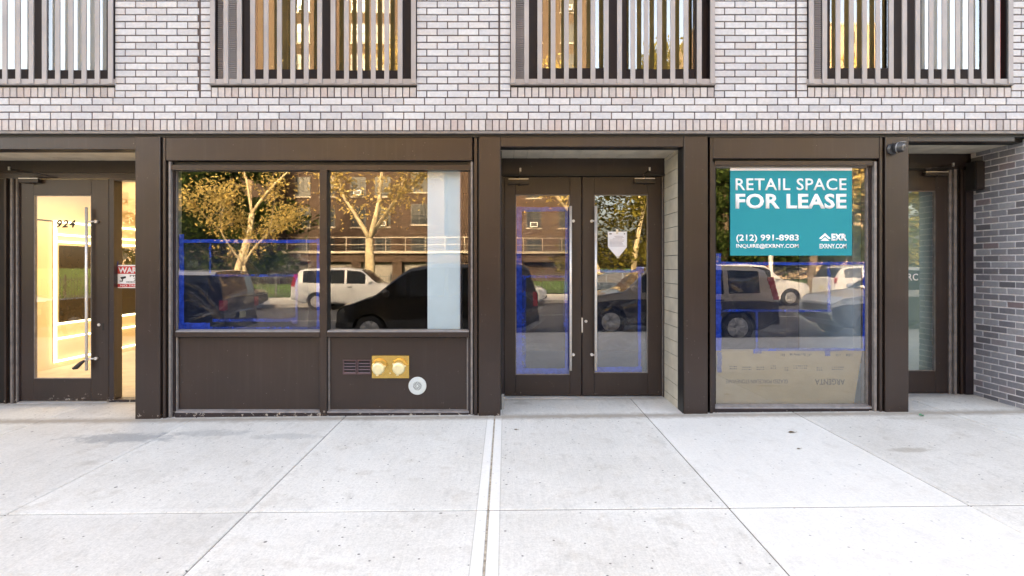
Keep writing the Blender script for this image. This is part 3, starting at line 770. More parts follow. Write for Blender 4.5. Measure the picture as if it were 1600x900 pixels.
mb.mat(M['room_floor']); mb.quad((xa, .9, -.06), (xb, .9, -.06), (xb, 5, -.06), (xa, 5, -.06)); mb.quad((xa, .245, -.061), (-.08, .245, -.061), (-.08, .9, -.061), (xa, .9, -.061)); mb.quad((1.86, .245, -.061), (4.0, .245, -.061), (4.0, .9, -.061), (1.86, .9, -.061))
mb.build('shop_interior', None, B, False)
# white drywall column just inside the right pane, and wall end by the sign window
mb = MB(); mb.mat(M['drywall']); yc = .165
mb.box(X(668, yc), X(718.5, yc), yc, yc + .35, -.06, 2.855); mb.mat(M['greyink']); mb.box(X(718.5, yc), X(719.8, yc), yc + .01, yc + .3, -.06, 2.855)
mb.build('drywall_column', None, B)
mb = MB(); mb.mat(M['drywall']); mb.box(X(1333, .42), 3.99, .42, 1.6, -.06, 2.855); mb.build('inner_panel', None, B)
mb = MB(); mb.mat(simple('added_green_backing', (0.24, 0.36, 0.34), .8, 0, .2, .05, 3)); mb.box(4.02, 5.19, .93, 1.0, -.06, 2.855); mb.build('inner_panel', None, B)  # added pale panel that brightens the service door glass
# lobby
mb = MB(); mb.mat(M['cream'])
lx = -7.0
mb.quad((lx, .93, -.2), (lx, 7, -.2), (lx, 7, 2.75), (lx, .93, 2.75)); mb.quad((lx, 7, -.2), (-3.70, 7, -.2), (-3.70, 7, 2.75), (lx, 7, 2.75)); mb.quad((-3.70, .24, -.2), (-3.70, 7, -.2), (-3.70, 7, 2.75), (-3.70, .24, 2.75))
mb.quad((lx, .925, 2.75), (-3.70, .925, 2.75), (-3.70, 7, 2.75), (lx, 7, 2.75))
mb.quad((lx, .925, -.2), (-6.29, .925, -.2), (-6.29, .925, 2.75), (lx, .925, 2.75))
mb.mat(M['siding']); mb.quad((lx, .86, -.065), (-3.70, .86, -.065), (-3.70, 7, -.065), (lx, 7, -.065))
mb.build('lobby_interior', None, B, False)
mb = MB(); mb.mat(M['lobby_dark']); mb.box(lx + .004, lx + .02, 3.3, 6.6, .62, 1.84); mb.mat(M['ink']); mb.box(lx + .003, lx + .008, 1.5, 3.16, 2.20, 2.222); mb.build('mirror_panel', None, B)

def thing_mesh(mb, name, label, cat, group=None):
    return tag(mb.build(name), label, cat, group)
def yz_at(px, py):                              # point of the lobby side wall seen at a pixel
    d = F * lx / (px - 790.0); return d + CAM_Y, CAM_Z + (415 - py) * d / F
t = empty('led_strip_light', (lx, 3.2, 1.0))
def led(name, y0, y1, z0, z1):
    mb = MB(); mb.mat(M['led']); mb.box(.021, .036, y0 - 3.2, y1 - 3.2, z0 - 1, z1 - 1)
    mb.mat(M['satin']); mb.box(.005, .0205, y0 - 3.2 + .002, y1 - 3.2 - .002, z0 - 1 + .002, z1 - 1 - .002)
    return mb.build(name, None, t)
led('light_tube', 3.17, 3.22, .02, 2.22)
for zz in (2.19, 1.99, 1.88, .60, .37, .02): led('light_tube', 3.23, 6.6, zz, zz + .03)
tag(t, 'warm glowing strip lights framing the dark panel on the lobby wall', 'strip light')
mb = MB(); mb.mat(M['led']); mb.box(-5.3, -4.3, 2.2, 2.35, 2.70, 2.745); mb.mat(M['satin']); mb.box(-5.32, -4.28, 2.18, 2.37, 2.722, 2.748)
thing_mesh(mb, 'ceiling_light', 'long warm ceiling light in the lobby behind the glass door', 'ceiling light')
L = bpy.data.lights.new('lobby_lamp', 'AREA'); L.energy = 6.5; L.color = (1.0, .86, .66); L.size = 2.2; L.size_y = 1.6; L.shape = 'RECTANGLE'
lo = bpy.data.objects.new('lobby_lamp', L); COL.objects.link(lo); lo.location = (-5.3, 3.0, 2.66)

# ================================================================== UPPER WINDOWS
GP = .1345
def bars(a, b):
    n = int(round((b - a - .05) / GP)); return [a + .025 + (b - a - .05) * i / n for i in range(n + 1)]
layouts = {   # opaque louvre panel, panes in pixels
    1: dict(panel=None, panes=((-130, -20), (-10, 52), (72, 170))),
    2: dict(panel=(340, 376), panes=((397, 497), (524, 624))),
    3: dict(panel=(800, 822), panes=((846, 947), (978, 1084))),
    4: dict(panel=(1266, 1283), panes=((1294, 1390), (1436, 1534))),
}
for wi, (a, b) in enumerate(wins):
    yg = .135
    mb = MB(); mb.mat(M['frame'])
    zb, ztp = z_win_b + .012, z_win_t
    mb.box(a + .003, b - .003, .07, .24, z_sill_t - .004, zb)                        # sill pan
    mb.box(a + .003, a + .035, .02, .24, zb + .0005, ztp); mb.box(b - .035, b - .003, .02, .24, zb + .0005, ztp)
    mb.box(a + .0355, b - .0355, .07, .24, ztp - .06, ztp)
    lay = layouts.get(wi, None)
    panes = [(X(p, yg), X(q, yg)) for p, q in lay['panes']] if lay else [(a + .3, (a + b) / 2 - .08), ((a + b) / 2 + .08, b - .2)]
    zg0 = Z(108, yg) if wi != 2 else Z(110, yg)
    e = [a + .0355] + [q for p in panes for q in p] + [b - .0355]
    for i in range(0, len(e), 2):
        if e[i + 1] - e[i] > .003: mb.box(e[i], e[i + 1], .10, .22, zb + .0005, ztp - .0605)
    for i, (p, q) in enumerate(panes):
        mb.mat(M['frame']); mb.box(p + .0006, q - .0006, .105, .22, zb + .0005, zg0 - .01 * i)
        mb.box(p + .0006, q - .0006, .105, .22, ztp - .12, ztp - .0605)
    w = mb.build('window', None, B)
    for i, (p, q) in enumerate(panes):
        g = MB(); g.mat(M['glass_up']); g.quad((p, yg, zg0 - .02), (q, yg, zg0 - .02), (q, yg, ztp - .1), (p, yg, ztp - .1)); g.build('glass', None, w, False)
    if lay and lay['panel']:
        p, q = X(lay['panel'][0], .06), X(lay['panel'][1], .06)
        g = MB(); g.mat(M['guard']); z = zb + .001
        while z < ztp - .02:
            g.prism_x([(.062, z + .001), (.072, z + .019), (.098, z + .019), (.098, z + .001)], p, q); z += .0195
        g.build('louvre_panel', None, w)
    # white shades, and tan sheets added to lighten and warm the dark gaps
    for i, (p, q) in enumerate(panes):
        tan = wi in (0, 2, 3, 5) or (wi == 4 and i == 0)
        g = MB(); g.mat(M['tan_backing'] if tan else M['shade_white']); g.box(p + .02, q - .02, .185, .188, zg0 - .03, ztp - .08); g.build('pane_backing', None, w)
    if wi == 4:
        g = MB(); g.mat(M['red']); g.box(X(1560, .09), X(1567.5, .09), .086, .098, zb + .03, ztp - .061); g.build('red_strip', None, w)  # narrow red strip set in front of the frame
    # interior of the flat
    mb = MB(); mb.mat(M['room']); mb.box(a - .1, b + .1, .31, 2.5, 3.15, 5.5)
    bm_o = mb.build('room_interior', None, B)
    # guard of flat bars
    mb = MB(); mb.mat(M['guard']); yb0 = -.03
    zr0, zr1 = Z(131.5, yb0), Z(122.5, yb0)
    mb.box(a - .008, b + .008, yb0 + .014, yb0 + .05, zr0 + .004, zr1)
    for xx in bars(a, b):
        wd = .0238
        mb.cham(xx - wd, xx + wd, yb0, yb0 + .0135, zr0 + .006, z_win_t + .05, .002)
    mb.mat(M['edge']); mb.box(a - .008, b + .008, yb0 + .003, yb0 + .05, zr0 - .006, zr0 + .0035)
    mb.mat(M['steel_dark']); mb.box(a, b, .01, .06, zr0 - .03, zr0 - .007)  # dark strip painted in for the shaded gap under the rail
    mb.build('window_guard', None, w)

# ================================================================== THINGS ON THE FACADE
# lease sign behind the glass
y = .126
S = MB(); S.mat(M['teal']); S.box(X(1141, y), X(1331.3, y), y, y + .006, Z(399.4, y), Z(266.6, y)); S.mat(M['paper']); S.box(X(1141, y), X(1331.3, y), y, y + .006, Z(266.6, y) + .0004, Z(259.8, y))
s = S.build('lease_sign'); tag(s, 'teal retail space for lease sign on the single pane window', 'sign')
yt = y - .0004
def st(n, txt, a, b, t, bt, bold=.0, sp=1.0): text(n, txt, X(a, yt), X(b, yt), Z(bt, yt), Z(t, yt), yt, M['white'], s, bold, spacing=sp)
st('lettering', 'RETAIL SPACE', 1149.3, 1322.7, 278.6, 297.4, .012, 1.06)
st('lettering', 'FOR LEASE', 1149.3, 1322.7, 302.6, 326.2, .032, 1.04)
st('lettering', '(212) 991-8983', 1150.2, 1248, 366.4, 379.2, .022)
st('lettering', 'INQUIRE@EXRNY.COM', 1150.2, 1248, 380.9, 389.0, .024)
st('lettering', 'EXR', 1299, 1323.5, 365.0, 376.2, .06)
st('lettering', 'EXRNY.COM', 1280.5, 1322.7, 380.9, 388.3, .024)
mb = MB(); mb.mat(M['white'])
def P(px, py): return (X(px, yt), Z(py, yt))
mb.prism([P(1289, 364.2), P(1297.6, 372), P(1297.6, 373.4), P(1294.8, 373.4), P(1289, 368.4), P(1283.2, 373.4), P(1280.3, 373.4), P(1280.3, 372)], yt - .0012, yt)
mb.prism([P(1285, 373.9), P(1289, 370.6), P(1293, 373.9), P(1296, 376.3), P(1282, 376.3)], yt - .0012, yt)
mb.build('logo', None, s)

# cardboard behind the same window
y = .172
mb = MB(); mb.mat(M['card'])
mb.prism([(X(1116, y), Z(640, y)), (X(1333, y), Z(640, y)), (X(1347.5, y), Z(546, y)), (X(1116, y), Z(546, y))], y, y + .012)
mb.box(X(1116, y), X(1345, y), y - .0015, y - .0002, Z(567.6, y), Z(547.0, y))
cb = mb.build('cardboard_sheet'); tag(cb, 'flattened tile carton with upside down print standing behind the glass', 'cardboard')
yt = y - .0002
text('lettering', 'ARGENTA', X(1273.5, yt), X(1320, yt), Z(601, yt), Z(592.5, yt), yt, M['cardink'], cb, .004, flip=True)
text('lettering', 'GLAZED PORCELAIN STONEWARE', X(1134, yt), X(1231, yt), Z(599, yt), Z(593, yt), yt, M['cardink'], cb, 0, flip=True)
mb = MB(); mb.mat(M['cardink'])
mb.path([(X(1288, yt), yt - .0006, Z(593, yt)), (X(1296, yt), yt - .0006, Z(590.6, yt)), (X(1304, yt), yt - .0006, Z(591.6, yt)), (X(1309, yt), yt - .0006, Z(594, yt))], [.0012] * 4, 5)
yq = yt - .0016
for gx, gy, n in ((1220, 552.5, 3), (1234, 552, 4), (1243, 552.5, 4), (1252, 552, 4), (1262, 552.5, 3), (1290, 552.5, 3), (1306, 553, 4), (1322, 552.5, 5)):
    for k in range(n):
        xx = X(gx + k * 2.2, yq); mb.box(xx, xx + R.uniform(.004, .011), yq - .0006, yq, Z(gy + R.uniform(2, 5), yq), Z(gy, yq))
for gx, gy, n in ((1140, 572, 4), (1160, 573, 5), (1182, 573, 4), (1204, 571, 3), (1226, 574, 2), (1240, 571, 7), (1276, 574, 3), (1300, 573, 6)):
    for k in range(n):
        for q in range(2):
            xx = X(gx + k * 3.2, yt); mb.box(xx, xx + R.uniform(.006, .016), yt - .0006, yt, Z(gy + q * 3.4 + 1.5, yt), Z(gy + q * 3.4, yt))
mb.build('printed_marks', None, cb)

# plastic sheets held with blue tape
def sheet(label, px0, px1, py0, py1, y, strips, seed):
    r = random.Random(seed)
    x0, x1, z0, z1 = X(px0, y), X(px1, y), Z(py1, y), Z(py0, y)
    mb = MB(); mb.mat(M['film']); nx, nz = 170, 110
    folds = []
    for k in range(22):
        ang = r.choice((r.uniform(-.5, .5), r.uniform(.3, .9), r.uniform(-1.2, -.4)))
        folds.append((r.uniform(x0, x1), r.uniform(z0, z1), math.cos(ang), math.sin(ang), r.uniform(.10, .45), r.uniform(.007, .016), r.uniform(.003, .009)))
    for j in range(nz + 1):
        for i in range(nx + 1):
            u, v = i / nx, j / nz; xx, zz = x0 + u * (x1 - x0), z0 + v * (z1 - z0)
            edge = min(1, 6 * min(u, 1 - u, v, 1 - v)); h = .010 * math.sin(xx * 5 + seed) * math.sin(zz * 4.1 + seed * 2)
            for (cx, cz, ca, sa, ln, wd, am) in folds:
                al = (xx - cx) * ca + (zz - cz) * sa; ac = -(xx - cx) * sa + (zz - cz) * ca + .03 * math.sin(al * 9)
                if abs(al) < ln: h += am * (1 - (al / ln) ** 2) * math.exp(-(ac / wd) ** 2)
            mb.v.append((xx, y + .012 + h * edge, zz))
    w = nx + 1
    for j in range(nz):
        for i in range(nx): mb.face((j * w + i, j * w + i + 1, (j + 1) * w + i + 1, (j + 1) * w + i), True)
    o = mb.build('plastic_sheet', None, None, False); tag(o, label, 'plastic sheet', 'plastic sheets taped behind the glass')
    for k, (a, b, t, bt) in enumerate(strips):
        if b - a > bt - t: q = (bt - t) * .08; t, bt = t + q, bt - q
        else: q = (b - a) * .08; a, b = a + q, b - q
        m2 = MB(); m2.mat(M['tape'] if k < 4 else M['tape_thin']); yt = y - .004 - .0006 * (k % 5)
        hor = (b - a) > (bt - t); nseg = 14; n0 = len(m2.v)
        for i in range(nseg + 1):
            f = i / nseg; w1 = r.uniform(-.6, .6); w2 = r.uniform(-.6, .6); dy = -.0004 * r.random()
            if hor: m2.v += [(X(a + (b - a) * f, yt), yt + dy, Z(bt + w1, yt)), (X(a + (b - a) * f, yt), yt + dy, Z(t + w2, yt))]
            else: m2.v += [(X(a + w1, yt), yt + dy, Z(t + (bt - t) * f, yt)), (X(b + w2, yt), yt + dy, Z(t + (bt - t) * f, yt))]
        for i in range(nseg): m2.face((2 * i, 2 * i + 2, 2 * i + 3, 2 * i + 1))
        m2.build('tape_strip', None, o, False)
    return o
sheet('clear plastic taped in blue behind the left pane of the two pane window', 279, 499, 374, 518, .155,
      [(279, 288, 366, 518), (280, 499, 374, 380), (494.5, 499.5, 373, 518), (279, 328, 503, 518.5), (328, 499, 510, 518.5), (326.5, 330, 380, 428), (330, 463, 428.5, 432.5), (461, 465.5, 428, 500), (332, 463, 497.5, 503), (456, 466, 496, 506)], 3)
sheet('clear plastic taped in blue on the left leaf of the double door', 806, 890, 323, 585, .825,
      [(806, 816, 323, 585), (806, 890, 323, 331), (882.5, 890, 323, 585), (806, 890, 575, 585), (815, 884, 430, 434.5), (814, 822, 430, 585), (880, 885, 440, 520)], 5)
sheet('clear plastic taped in blue on the right leaf of the double door', 929, 1008, 421, 583, .825,
      [(929, 1001, 421, 425.5), (996.5, 1002, 418, 583), (929, 1003, 572, 583), (994, 1006, 416, 427)], 8)
sheet('clear plastic taped in blue under the lease sign', 1118, 1353, 409, 548, .152,
      [(1117.5, 1127.5, 396, 494), (1117, 1128, 494, 548), (1125, 1353, 409, 414.5), (1347.5, 1353, 409, 548), (1127, 1300, 483.5, 487.5), (1180.5, 1184.5, 487, 549), (1292.5, 1298, 408, 488), (1182, 1353, 543.5, 548.5), (1120, 1128, 550, 582), (1177, 1190, 545, 553), (1288, 1298, 545, 556)], 11)

# notice on the door
y = .800
t = empty('paper_notice', (X(964.5, y), y, Z(384, y)))
cx, cz = X(964.5, y), Z(384, y)
mb = MB(); mb.mat(M['paper'])
def Q(px, py): return (X(px, y) - cx, Z(py, y) - cz)
mb.prism([Q(949.6, 362), Q(979.6, 362), Q(979.4, 386), Q(967.5, 401), Q(963, 401), Q(950, 386)], -.0015, .0015); mb.build('paper', None, t)
mb = MB(); mb.mat(M['greyink'])
for k in range(9):
    a = 952.5 + (R.uniform(0, 10) if k < 3 else 0)
    p0 = Q(a, 369 + k * 1.9); p1 = Q(977 - R.uniform(0, 6), 369.6 + k * 1.9); mb.box(p0[0], p1[0], -.0022, -.0016, p1[1], p0[1])
mb.mat(M['ink'])
for a, b in ((952, 956), (974.8, 976.5)):
    p0 = Q(a, 364.6); p1 = Q(b, 366.2); mb.box(p0[0], p1[0], -.0022, -.0016, p1[1], p0[1])
mb.build('print', None, t)
mb = MB(); mb.mat(M['satin']); p0 = Q(962.5, 358); p1 = Q(966, 365.5); mb.box(p0[0], p1[0], -.004, -.0023, p1[1], p0[1]); mb.build('tape', None, t); mb = MB(); mb.mat(M['satin']); p0 = Q(963.5, 400.4); p1 = Q(967.5, 403.5); mb.box(p0[0], p1[0], -.003, 0, p1[1], p0[1]); mb.build('tape', None, t)
tag(t, 'white paper notice with pointed foot hung on the right door pane', 'notice')

# warning sign in the sidelight
y = .842
cx, cz = X(181.5, y), Z(450, y)
t = empty('warning_sign', (cx, y, cz))
def box_w(mb, a, b, tp, bt, d): mb.box(X(a, y) - cx, X(b, y) - cx, -d, 0, Z(bt, y) - cz, Z(tp, y) - cz)
mb = MB(); mb.mat(M['white']); box_w(mb, 181.5, 248, 414, 450, .0012); mb.mat(M['red']); box_w(mb, 183, 246.5, 416, 428, .0016); box_w(mb, 183, 246.5, 443.5, 448.6, .0016); mb.build('board', None, t)
def tw(n, s_, a, b, tp, bt, m, bold=.01): text(n, s_, X(a, y) - cx, X(b, y) - cx, Z(bt, y) - cz, Z(tp, y) - cz, -.0019, m, t, bold, thick=.0006)
tw('lettering', 'WARNING', 185, 245, 417.6, 426.8, M['white'], .03); tw('lettering', 'PREMISES', 203, 243, 429.6, 432.6, M['ink']); tw('lettering', '24 HR', 209, 240, 434, 438.4, M['ink'], .02)
tw('lettering', 'VIDEO SURVEILLANCE', 197, 246, 439.3, 442.2, M['ink']); tw('lettering', 'NO TRESPASSING', 188, 244, 444.6, 447.6, M['white'])
mb = MB(); mb.mat(M['ink'])
for pts in ([(188, 433), (196.5, 431.5), (197, 434.5), (190, 436.5)], [(191.2, 436.2), (192.8, 435.8), (191.8, 440), (187, 439.8), (187, 438.6), (190.6, 438.6)]):
    mb.prism([(X(a, y) - cx, Z(b, y) - cz) for a, b in pts], -.0022, -.0013)
mb.build('camera_symbol', None, t)
mb = MB(); mb.mat(M['tape']); box_w(mb, 180.5, 184.5, 408, 415.5, .003); mb.build('tape', None, t)
tag(t, 'red and white video surveillance warning sign in the lobby sidelight', 'sign')

# brass siamese connection
y = .12
cx, cz = X(610, y), Z(573, y)
t = empty('fire_hose_connection', (cx, y, cz))
mb = MB(); mb.mat(M['brass']); mb.cham(X(581, y) - cx, X(639.4, y) - cx, -.012, .004, Z(591, y) - cz, Z(555.2, y) - cz, .003); mb.build('plate', None, t)
for a, b in ((593, 574.5), (624.5, 574)):
    xx, zz = X(a, y) - cx, Z(b, y) - cz
    mb = MB(); mb.mat(M['brass']); mb.lathe((xx + .005, -.012, zz + .008), (0, -1, 0), [(0, .088), (.006, .088), (.008, .078), (.03, .078)], 28)
    c = mb.build('hose_inlet', None, t)
    mb = MB(); mb.mat(M['brass_cap']); mb.lathe((xx, -.040, zz), (-.06, -1, -.05), [(0, .060), (.003, .064), (.022, .064), (.034, .058), (.040, .045), (.044, .020), (.045, .004)], 28)
    for k in range(3):
        an = math.radians(20 + 120 * k); mb.box(xx + .066 * math.cos(an) - .011, xx + .066 * math.cos(an) + .011, -.066, -.045, zz + .066 * math.sin(an) - .008, zz + .066 * math.sin(an) + .008)
    mb.build('inlet_cap', None, c)
mb = MB(); mb.mat(M['brass_cap']); mb.lathe((X(610, y) - cx, -.012, Z(583, y) - cz), (0, -1, 0), [(0, .008), (.004, .007), (.006, .003)], 12); mb.build('plate_screw', None, t)
tag(t, 'brass plate with two capped fire hose inlets on the lower panel', 'fire connection')
# louvred vents
for a, b in ((536, 557.6), (558.6, 580)):
    t = empty('louvre_vent', (X((a + b) / 2, y), y, Z(573.5, y)))
    hx = (X(b, y) - X(a, y)) / 2; hz = (Z(562.5, y) - Z(585, y)) / 2
    mb = MB(); mb.mat(M['vent'])
    mb.cham(-hx, -hx + .010, -.016, .004, -hz, hz, .002); mb.cham(hx - .010, hx, -.016, .004, -hz, hz, .002); mb.cham(-hx + .0105, hx - .0105, -.016, .004, hz - .012, hz, .002); mb.cham(-hx + .0105, hx - .0105, -.016, .004, -hz, -hz + .012, .002)
    mb.build('vent_frame', None, t)
    mb = MB(); mb.mat(M['black']); mb.box(-hx + .008, hx - .008, .001, .005, -hz + .01, hz - .01)
    mb.mat(M['vent'])
    for k in range(4):
        z0 = -hz + .012 + k * (2 * hz - .024) / 4; mb.prism_x([(-.014, z0 + .001), (-.006, z0 + .013), (-.003, z0 + .013), (-.011, z0 + .001)], -hx + .0107, hx - .0107)
    mb.build('louvre', None, t)
    lab = 'plum louvred vent at the outer end of the pair by the brass plate' if a < 550 else 'plum louvred vent touching the brass fire connection plate'
    tag(t, lab, 'vent', 'vents beside the brass plate')
mb = MB(); mb.mat(M['bell']); cx, cz = X(652.3, y), Z(602.8, y)
mb.lathe((cx, y + .005, cz), (0, -1, 0), [(0, .092), (.010, .092), (.014, .088), (.0145, .05), (.0145, .004)], 40)
t = mb.build('round_speaker'); tag(t, 'white round speaker grille low on the brown panel', 'speaker')
mb = MB(); mb.mat(M['hole'])
for rr, nn in ((.014, 6), (.023, 10), (.032, 14), (.041, 18)):
    for k in range(nn):
        an = 2 * math.pi * (k + rr * 30) / nn; mb.lathe((cx + rr * math.cos(an), y - .0096, cz + rr * math.sin(an)), (0, -1, 0), [(0, .0043), (.0006, .0043)], 8)
mb.build('sound_holes', None, t)
# security camera
y = .03
cx, cz = X(1394, y), Z(233, y)
t = empty('security_camera', (cx, y, cz)); t.scale = (.82, .82, .82)
mb = MB(); mb.mat(M['cam']); mb.lathe((0, 0, 0), (0, -1, 0), [(-.004, .072), (.018, .072), (.030, .062), (.045, .052)], 28); mb.build('mount', None, t)
d = Vector((.42, -.85, -.12)).normalized()
mb = MB(); mb.mat(M['cam']); c0 = Vector((.012, -.035, .010))
mb.lathe(c0, d, [(0, .040), (.01, .060), (.035, .066), (.040, .066)], 28); mb.mat(M['cam_light']); mb.lathe(c0 + d * .0405, d, [(0, .067), (.008, .068), (.014, .067)], 28); mb.mat(M['cam']); mb.lathe(c0 + d * .055, d, [(0, .066), (.03, .060), (.05, .052), (.054, .046)], 28); mb.build('housing', None, t)
mb = MB(); mb.mat(M['lens']); mb.lathe(c0 + d * .109, d, [(0, .044), (.004, .041), (.007, .030), (.0075, .015)], 24); mb.mat(M['hole']); mb.lathe(c0 + d * .1168, d, [(0, .013), (.001, .012)], 16); mb.build('lens', None, t)
mb = MB(); mb.mat(M['cam_light']); p = c0 + d * .06 + Vector((0, 0, .066)); mb.tube(p, p + d * .075, .010, .003); mb.build('sun_hood', None, t)
tag(t, 'black dome security camera on the brown pilaster by the service door', 'camera')

# litter
mb = MB(); mb.mat(simple('green_wrapper', (0.02, .28, .13), .4, 0, .5, .3, 60))
gx, gy = 4.11, -.14; gz = zg(gx, gy)
for k in range(7):
    an = k * .9; c = Vector((gx + .022 * math.cos(an) * (k % 3), gy + .012 * math.sin(an), gz + .006 + .003 * (k % 3)))
    n = len(mb.v)
    for q in range(4):
        aa = q * 1.57 + k; mb.v.append((c.x + .016 * math.cos(aa), c.y + .013 * math.sin(aa), c.z + R.uniform(-.005, .009)))
    mb.face((n, n + 1, n + 2)); mb.face((n, n + 2, n + 3))
thing_mesh(mb, 'candy_wrapper', 'crumpled green wrapper on the pavement by the service door', 'litter')
M['leaf_dry'] = simple('dry_leaf', (0.16, .10, .05), .8, 0, .2, .3, 60)
for px, py, s_, lab in ((1237, 681, .030, 'dry brown leaf lying on the bright flag below the cardboard'), (1248, 706, .016, 'small curled leaf scrap just nearer than the dry brown leaf'), (806, 613 + 60, .018, 'tiny brown leaf scrap on the flag before the double door')):
    d_ = F * (CAM_Z + .012) / (py - 415.0); yy = CAM_Y + d_; xx = (px - 790) * d_ / F; zz = zg(xx, yy)
    mb = MB(); mb.mat(M['leaf_dry']); n = 0
    ring = [(math.cos(a_ * .785), math.sin(a_ * .785) * (.55 if a_ % 2 else .75)) for a_ in range(8)]
    mb.v += [(xx + s_ * u, yy + s_ * v_, zz + .003 + .25 * s_ * abs(v_)) for u, v_ in ring]; mb.v.append((xx, yy, zz + .003))
    for k in range(8): mb.face((8, k, (k + 1) % 8))
    mb.tube((xx + s_, yy, zz + .004), (xx + 1.7 * s_, yy + .3 * s_, zz + .006), .0012, seg=5)
    thing_mesh(mb, 'dry_leaf', lab, 'leaf')
EXPOSURE = 3.80; WB = 8950
# ================================================================== THE STREET BEHIND THE CAMERA (seen in the glass)
M['tyre'] = simple('tyre_rubber', (0.018, 0.018, 0.019), 0.8)
M['rim'] = simple('alloy_rim', (0.55, 0.55, 0.56), 0.3, .7)
M['car_glass'] = simple('car_glass', (0.014, 0.017, 0.019), 0.04, 0, .9)
M['trim'] = simple('black_trim', (0.02, 0.02, 0.022), 0.5)
M['red_lamp'] = simple('red_lamp', (0.40, 0.012, 0.02), 0.15, 0, .7, coat=.6)
M['clear_lamp'] = simple('clear_lamp', (0.62, 0.64, 0.66), 0.12, .3, .7)
M['plate'] = simple('number_plate', (0.6, 0.55, 0.35), .5)
def paint(n, c, metal=.25): return simple(n, c, 0.28, metal, .5, .03, 2, 0.8)
def lerp_pts(pts, u):
    if u <= pts[0][0]: return pts[0][1]
    for (a, va), (b, vb) in zip(pts, pts[1:]):
        if u <= b:
            t = (u - a) / (b - a); t = t * t * (3 - 2 * t) * .5 + t * .5
            return va + (vb - va) * t
    return pts[-1][1]
def car(label, loc, rz, L, W, spec, body, lower=None, roofm=None, spare=False, lower_row=2, group='cars parked along the street'):
    """nose at local x = 0, tail at x = L; belt/roof/floor are side profiles (fraction of length, height)"""
    root = empty('parked_car', loc, rz); tag(root, label, 'car', group)
    cab0, ws1, rw0, cab1 = spec['cab']                  # windscreen foot, windscreen head, rear glass head, rear glass foot
    st = sorted(set([0, .006, .02, .045] + [i / 44 for i in range(1, 44)] + [.955, .98, .994, 1.0] + [cab0, ws1, rw0, cab1] + [e for p in spec['panes'] for e in p]))
    wheels = spec['wheels']; wr = spec['wr']
    def halfw(u):
        w = W / 2
        if u < .10: w *= .80 + .20 * math.sin(math.pi / 2 * min(1, u / .10))
        if u > .93: w *= .88 + .12 * math.sin(math.pi / 2 * min(1, (1 - u) / .07))
        return w
    rowsN = 10
    mb = MB(); mb.mat(body); rings = []
    for u in st:
        zb = lerp_pts(spec['floor'], u); zbt = lerp_pts(spec['belt'], u); zr = max(lerp_pts(spec['roof'], u), zbt + .03)
        w = halfw(u); k = min(1, (zr - zbt) / (spec['h'] - zbt + 1e-6)); wrf = w * (1 - (1 - spec.get('tumble', .80)) * k)
        H = zr - zbt
        half = [(0, zb), (.86 * w, zb), (.96 * w, zb + .07), (1.0 * w, zb + .42 * (zbt - zb)), (.992 * w, zb + .80 * (zbt - zb)), (.965 * w, zbt),
                (wrf * 1.0, zr - .07 * k - .012), (wrf - .07 * (.4 + .6 * k), zr - .004), (.5 * wrf, zr + .018), (0, zr + .025)]
        ring = []
        for (v, z) in half: ring.append(len(mb.v)); mb.v.append((u * L, v, z))
        for (v, z) in reversed(half[1:-1]): ring.append(len(mb.v)); mb.v.append((u * L, -v, z))
        rings.append(ring)
    n = len(rings[0])
    mats = [body, lower or body, roofm or body, M['car_glass']]; mb.mats = mats
    for a in range(len(st) - 1):
        um = (st[a] + st[a + 1]) / 2
        for r in range(n):
            r2 = (r + 1) % n
            rr = r if r < rowsN - 1 else (n - 1 - r)          # row index counted from the floor
            mi = 0
            if rr <= 1: mi = 1
            elif rr <= lower_row and lower: mi = 1
            elif rr == 5:
                if any(p <= um <= q for p, q in spec['panes']): mi = 3
                elif cab0 < um < ws1 and spec.get('wide'): mi = 0
            elif rr >= 6:
                if cab0 + .004 < um < ws1 or rw0 < um < cab1 - .004: mi = 3 if rr >= 7 else 0
                elif ws1 <= um <= rw0: mi = 2
            mb.f.append((rings[a][r], rings[a][r2], rings[a + 1][r2], rings[a + 1][r])); mb.mi.append(mi); mb.sm.append(False)
    mb.f.append(tuple(rings[0])); mb.mi.append(0); mb.sm.append(False); mb.f.append(tuple(reversed(rings[-1]))); mb.mi.append(0); mb.sm.append(False)
    o = mb.build('body', None, None)
    # wheel arches cut out of the body
    cut = MB(); cut.mat(M['trim'])
    for wx in wheels:
        for s in (-1, 1): cut.tube((wx * L, s * (W / 2 + .2), wr - .01), (wx * L, s * (W / 2 - .27), wr - .01), wr + .055, seg=26, smooth=False)
    co = cut.build('cutter'); o.data.materials.append(M['trim'])
    md = o.modifiers.new('arches', 'BOOLEAN'); md.operation = 'DIFFERENCE'; md.object = co; md.solver = 'EXACT'
    dg = bpy.context.evaluated_depsgraph_get(); dg.update()
    me = bpy.data.meshes.new_from_object(o.evaluated_get(dg)); o.modifiers.clear(); old = o.data; o.data = me; bpy.data.meshes.remove(old)
    bpy.data.objects.remove(co); me.name = 'body'
    # split glazing off into its own part
    names = [m.name if m else '' for m in me.materials]
    gi = [i for i, nme in enumerate(names) if nme == 'car_glass']
    gm = me.copy(); gm.name = 'windows'
    for mesh, keep in ((me, False), (gm, True)):
        bm = bmesh.new(); bm.from_mesh(mesh)
        bmesh.ops.delete(bm, geom=[f for f in bm.faces if (f.material_index in gi) != keep], context='FACES'); bm.to_mesh(mesh); bm.free()
    o.parent = root
    g = bpy.data.objects.new('windows', gm); COL.objects.link(g); g.parent = root
